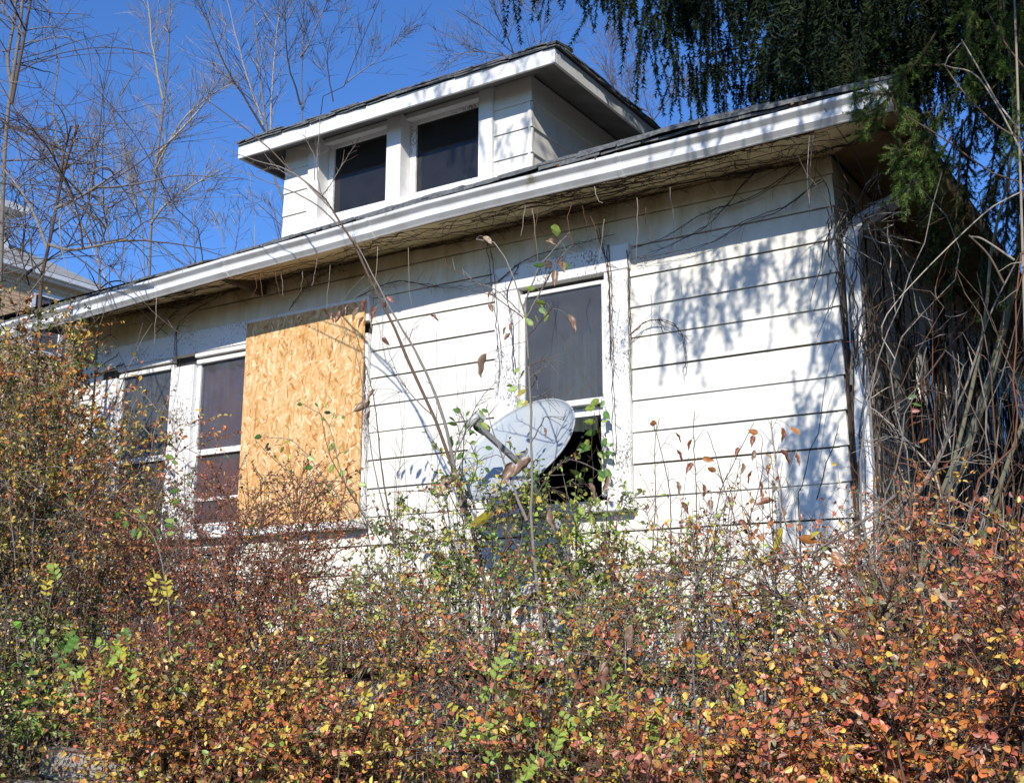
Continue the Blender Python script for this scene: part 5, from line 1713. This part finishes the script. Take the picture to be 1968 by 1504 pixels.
    q = np.stack([rng.uniform(1.0, 3.0, m), rng.uniform(-2.6, 6.5, m), rng.uniform(1.9, 7.5, m)], 1)
    q[:, 0] += np.maximum(0, .95 - (q[:, 1] + 2.6) * .162)
    q = q[(q[:, 2] > 4.2) | (q[:, 1] > -.9)]
    m = len(q)
    strands.append(np.c_[q, rng.normal(0, .25, m), rng.normal(0, .25, m), -np.ones(m), rng.uniform(.3, .8, m), np.full(m, 3)])
    S = np.concatenate(strands)
    # pruned away where they would hang into the wall or under the eave
    tipz = S[:, 2] - S[:, 6]
    over = (S[:, 0] < .7) & (S[:, 0] > -7.5) & (S[:, 1] > -.8) & (S[:, 1] < 7.6)
    S = S[~(over & (tipz < 4.72 + .27 * np.clip(np.minimum(S[:, 1] + .6, .5 - S[:, 0]), 0, 3.9)))]
    epx, epy = to_px(np.c_[S[:, :2], S[:, 2] - S[:, 6]])  # front strands whose tips project below the eave line in image pixels are dropped
    px_ok = ~((epx < 1640) & (epy > np.interp(epx, [900, 1060, 1250, 1640], [90, 95, 235, 150])) & (S[:, 1] < -.3) & (S[:, 2] < 6.5) & (epy > 0))
    # crown edge: tips left of a fixed pixel column in the image are dropped
    px_ok &= ~((epx < 940) & (epy > -30) & (S[:, 7] == 0))
    S = S[px_ok]
    N = len(S)
    K = 6
    paths = curve_paths(S[:, :3], S[:, 3:6], S[:, 6], K, .05, (0, 0, -.3))
    br.append(tube_set(paths, np.full(N, .0022), np.full(N, .0012), np.tile([[.02, .026, .012]], (N, 1)), 3))
    stem_obj('branches', br, t, kind='stuff')
    # needles
    vis = S[:, 7] == 0
    cnt = np.where(vis, (S[:, 6] * 260).astype(int) + 16, (S[:, 6] * 150).astype(int) + 10)
    big = S[:, 7] == 3
    needles_obj(t, paths[~big], cnt[~big], .036, .0105)
    needles_obj(t, paths[big], np.full(big.sum(), 85), .085, .034)  # oversized needles of the added light-blocking mass
    pass
    return t


def needles_obj(t, paths, cnt, ln, wd, cols=((.010, .020, .012), (.016, .030, .014), (.030, .046, .016)), name='needles'):
    N, K, _ = paths.shape
    si = np.repeat(np.arange(N), cnt); M = len(si)
    u = rng.random(M) * (K - 1); i0 = np.minimum(u.astype(int), K - 2); f = (u - i0)[:, None]
    p = paths[si, i0] * (1 - f) + paths[si, i0 + 1] * f
    T = unit(paths[si, i0 + 1] - paths[si, i0])
    r = unit(np.cross(T, rng.normal(0, 1, (M, 3))))
    d = unit(T * .75 + r)
    s = unit(np.cross(d, rng.normal(0, 1, (M, 3))))
    L = ln * rng.uniform(.7, 1.2, (M, 1))
    V = np.stack([p - s * wd / 2, p + s * wd / 2, p + d * L], 1).reshape(-1, 3)
    F = np.arange(M * 3).reshape(-1, 3)
    c = np.array(cols)[rng.integers(0, len(cols), N)][si] * rng.uniform(.7, 1.3, (M, 1))
    C = np.repeat(c, 3, 0)
    return np_obj(name, V, F, 'needle', t, col=C, kind='stuff')


spruce()


def sprigs(label, boughs, seedn, cols, y):
    """near boughs with paired side sprigs"""
    q0 = P(boughs[0][0][0], boughs[0][0][1], y)
    t = thing('spruce_bough', label, 'spruce bough', q0)
    br = []; paths_all = []
    for pts in boughs:
        path = resample([P(a, b, y + random.uniform(-.05, .05)) for a, b in pts], 18)
        br.append(tube_set(path[None], [.007], [.003], tcol(('brown',), 1), 5))
        n = int(np.linalg.norm(path[-1] - path[0]) * 60) + 6
        tp, _ = side_twigs(path, n, .05, .17, 50, .1, 1.0, 5, .06, -.35)
        br.append(tube_set(tp, np.full(n, .0025), np.full(n, .0015), tcol(('brown',), n), 3))
        paths_all.append(tp)
        pp = np.stack([path[i:i + 5] for i in range(0, 14, 3)])
        paths_all.append(pp)
        # second order
        m = n * 2
        idx = rng.integers(0, n, m); kk = rng.integers(1, 4, m)
        d = unit(tp[idx, kk + 1] - tp[idx, kk - 1]) + unit(rng.normal(0, 1, (m, 3))) * .7 + [0, 0, -.3]
        sp = curve_paths(tp[idx, kk], d, rng.uniform(.03, .08, m), 5, .05)
        paths_all.append(sp)
    stem_obj('branch', br, t)
    A = np.concatenate(paths_all)
    ln = np.linalg.norm(np.diff(A, axis=1), axis=2).sum(1)
    needles_obj(t, A, (ln * 700).astype(int) + 8, .017, .0026, cols)


GC = ((.07, .14, .03), (.12, .20, .045), (.17, .24, .06))  # needle greens brightened: sunlight put into the boughs' colour
DC = ((.02, .04, .015), (.035, .06, .02), (.05, .08, .025))  # darker copy of the needle greens: shade put into the colour
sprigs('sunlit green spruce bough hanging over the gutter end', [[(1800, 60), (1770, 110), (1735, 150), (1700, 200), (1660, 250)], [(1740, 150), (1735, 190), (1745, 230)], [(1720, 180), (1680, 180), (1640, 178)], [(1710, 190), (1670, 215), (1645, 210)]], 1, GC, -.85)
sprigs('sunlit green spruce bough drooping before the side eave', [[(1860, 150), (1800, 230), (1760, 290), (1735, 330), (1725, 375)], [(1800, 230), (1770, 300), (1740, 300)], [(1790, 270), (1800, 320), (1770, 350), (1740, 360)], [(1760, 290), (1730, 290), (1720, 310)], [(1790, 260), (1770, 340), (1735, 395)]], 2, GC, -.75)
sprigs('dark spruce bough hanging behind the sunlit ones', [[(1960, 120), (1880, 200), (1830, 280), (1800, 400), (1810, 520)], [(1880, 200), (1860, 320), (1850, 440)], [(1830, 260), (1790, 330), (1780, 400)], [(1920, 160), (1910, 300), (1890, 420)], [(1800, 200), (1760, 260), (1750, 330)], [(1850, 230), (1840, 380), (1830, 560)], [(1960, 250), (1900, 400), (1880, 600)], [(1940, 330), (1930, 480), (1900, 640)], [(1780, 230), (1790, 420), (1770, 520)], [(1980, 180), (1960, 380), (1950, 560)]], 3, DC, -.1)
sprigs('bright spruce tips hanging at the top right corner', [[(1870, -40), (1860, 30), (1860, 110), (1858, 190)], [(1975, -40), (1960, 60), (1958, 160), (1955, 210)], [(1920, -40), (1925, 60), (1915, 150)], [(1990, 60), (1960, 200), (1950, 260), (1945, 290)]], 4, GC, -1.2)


# pinnate rose and bramble sprays at the front of the bank
def bramble(label, y, centres, kinds, size, parent_pts):
    t = thing('rose_bramble', label, 'bramble', PL(parent_pts, y)[0], 'bramble sprays at the front of the bank')
    parts = [tube_set(resample(PL(parent_pts, y), 16)[None], [.004], [.002], tcol(('brown', 'grey'), 1), 4)]
    for cx, cy in centres:
        a = random.uniform(-.9, .9)
        d = np.array([math.sin(a), -abs(math.cos(a)) * random.choice([1, 1, -.6])])
        n = np.array([-d[1], d[0]])
        o0 = np.array([cx, cy])
        rach = [P(*(o0 - d * size * 1.6), y - .02), P(*o0, y), P(*(o0 + d * size * 1.3), y + .02)]
        parts.append(tube_set(resample(rach, 6)[None], [.0018], [.001], tcol(('brown',), 1), 3))
        kd = random.choice(kinds)
        for u in (-.9, -.1, .7):
            for sg in (-1, 1):
                q = o0 + d * size * u
                e = q + (n * sg + d * .5) * size
                p = P(q[0], q[1], y + random.uniform(-.01, .01)); p2 = P(e[0], e[1], y + random.uniform(-.04, .02))
                L = float(np.linalg.norm(p2 - p))
                add_leaf(t, p, L * .95, kd, p2 - p)
        e = o0 + d * size * 2.0; q = o0 + d * size * 1.1
        p = P(q[0], q[1], y); p2 = P(e[0], e[1], y)
        add_leaf(t, p, float(np.linalg.norm(p2 - p)) * 1.1, kd, p2 - p)
    stem_obj('stems', parts, t, kind='stuff')


bramble('lime rose sprays beside the bare white foundation patch', -2.95, [(985, 1235), (958, 1285), (935, 1330), (905, 1385), (940, 1405), (870, 1365), (945, 1450), (860, 1410)], ['limeleaf', 'limeleaf', 'yellowleaf'], 17, [(960, 1500), (930, 1400), (960, 1280), (990, 1220)])
bramble('green and lime rose shoots low in the bottom centre', -3.0, [(1020, 1470), (1045, 1455), (1070, 1420), (1085, 1380), (1000, 1490)], ['greenleaf', 'limeleaf'], 16, [(1030, 1520), (1040, 1470), (1090, 1370)])
bramble('lobed lime bramble leaves in the left bank thicket', -2.9, [(130, 1235), (160, 1250), (190, 1240), (215, 1260), (240, 1220), (150, 1290), (165, 1310), (205, 1290), (250, 1300), (265, 1325), (230, 1250), (120, 1265)], ['limeleaf', 'greenleaf', 'limeleaf', 'yellowleaf'], 15, [(200, 1500), (190, 1350), (210, 1240)])
bramble('pale green bramble tips under the left windows', -2.6, [(290, 1110), (300, 1150), (320, 1130), (105, 1100), (90, 1130)], ['limeleaf', 'yellowleaf', 'greenleaf'], 13, [(300, 1300), (300, 1180), (300, 1100)])
bramble('yellow bramble sprays in the front right thicket', -2.9, [(1320, 1250), (1350, 1270), (1180, 1350), (1340, 1420), (1500, 1400), (1560, 1440), (1420, 1330)], ['yellowleaf', 'limeleaf', 'orangeleaf'], 13, [(1350, 1500), (1340, 1400), (1330, 1260)])
bramble('orange sprays at the front left of the white foundation patch', -2.95, [(820, 1250), (780, 1310), (700, 1340), (620, 1280), (560, 1400), (480, 1350), (420, 1420), (740, 1430)], ['orangeleaf', 'yellowleaf', 'redleaf'], 12, [(650, 1500), (660, 1380), (700, 1280)])


# leaf litter caught in the gutter and on the roof edge
n = 130
x = rng.uniform(EX0 + .3, EX1, n)
Pn = np.stack([x, rng.uniform(-.63, -.55, n), np.array([zg(v) for v in x]) + rng.uniform(-.004, .03, n)], 1)
V, F, C = leaves(Pn, rng.normal(0, 1, (n, 3)) * [1, 1, .4], rng.normal(0, .5, (n, 3)) + [0, 0, 1], rng.uniform(.02, .05, n), rng.uniform(.012, .03, n), pick(dict(brown=3, tan=2, rust=1, dark=2), n))
o = np_obj('gutter_litter', V, F, 'leaf', col=C)
o['kind'] = 'stuff'; o['label'] = 'dead leaves and grit caught along the gutter lip'; o['category'] = 'leaf litter'
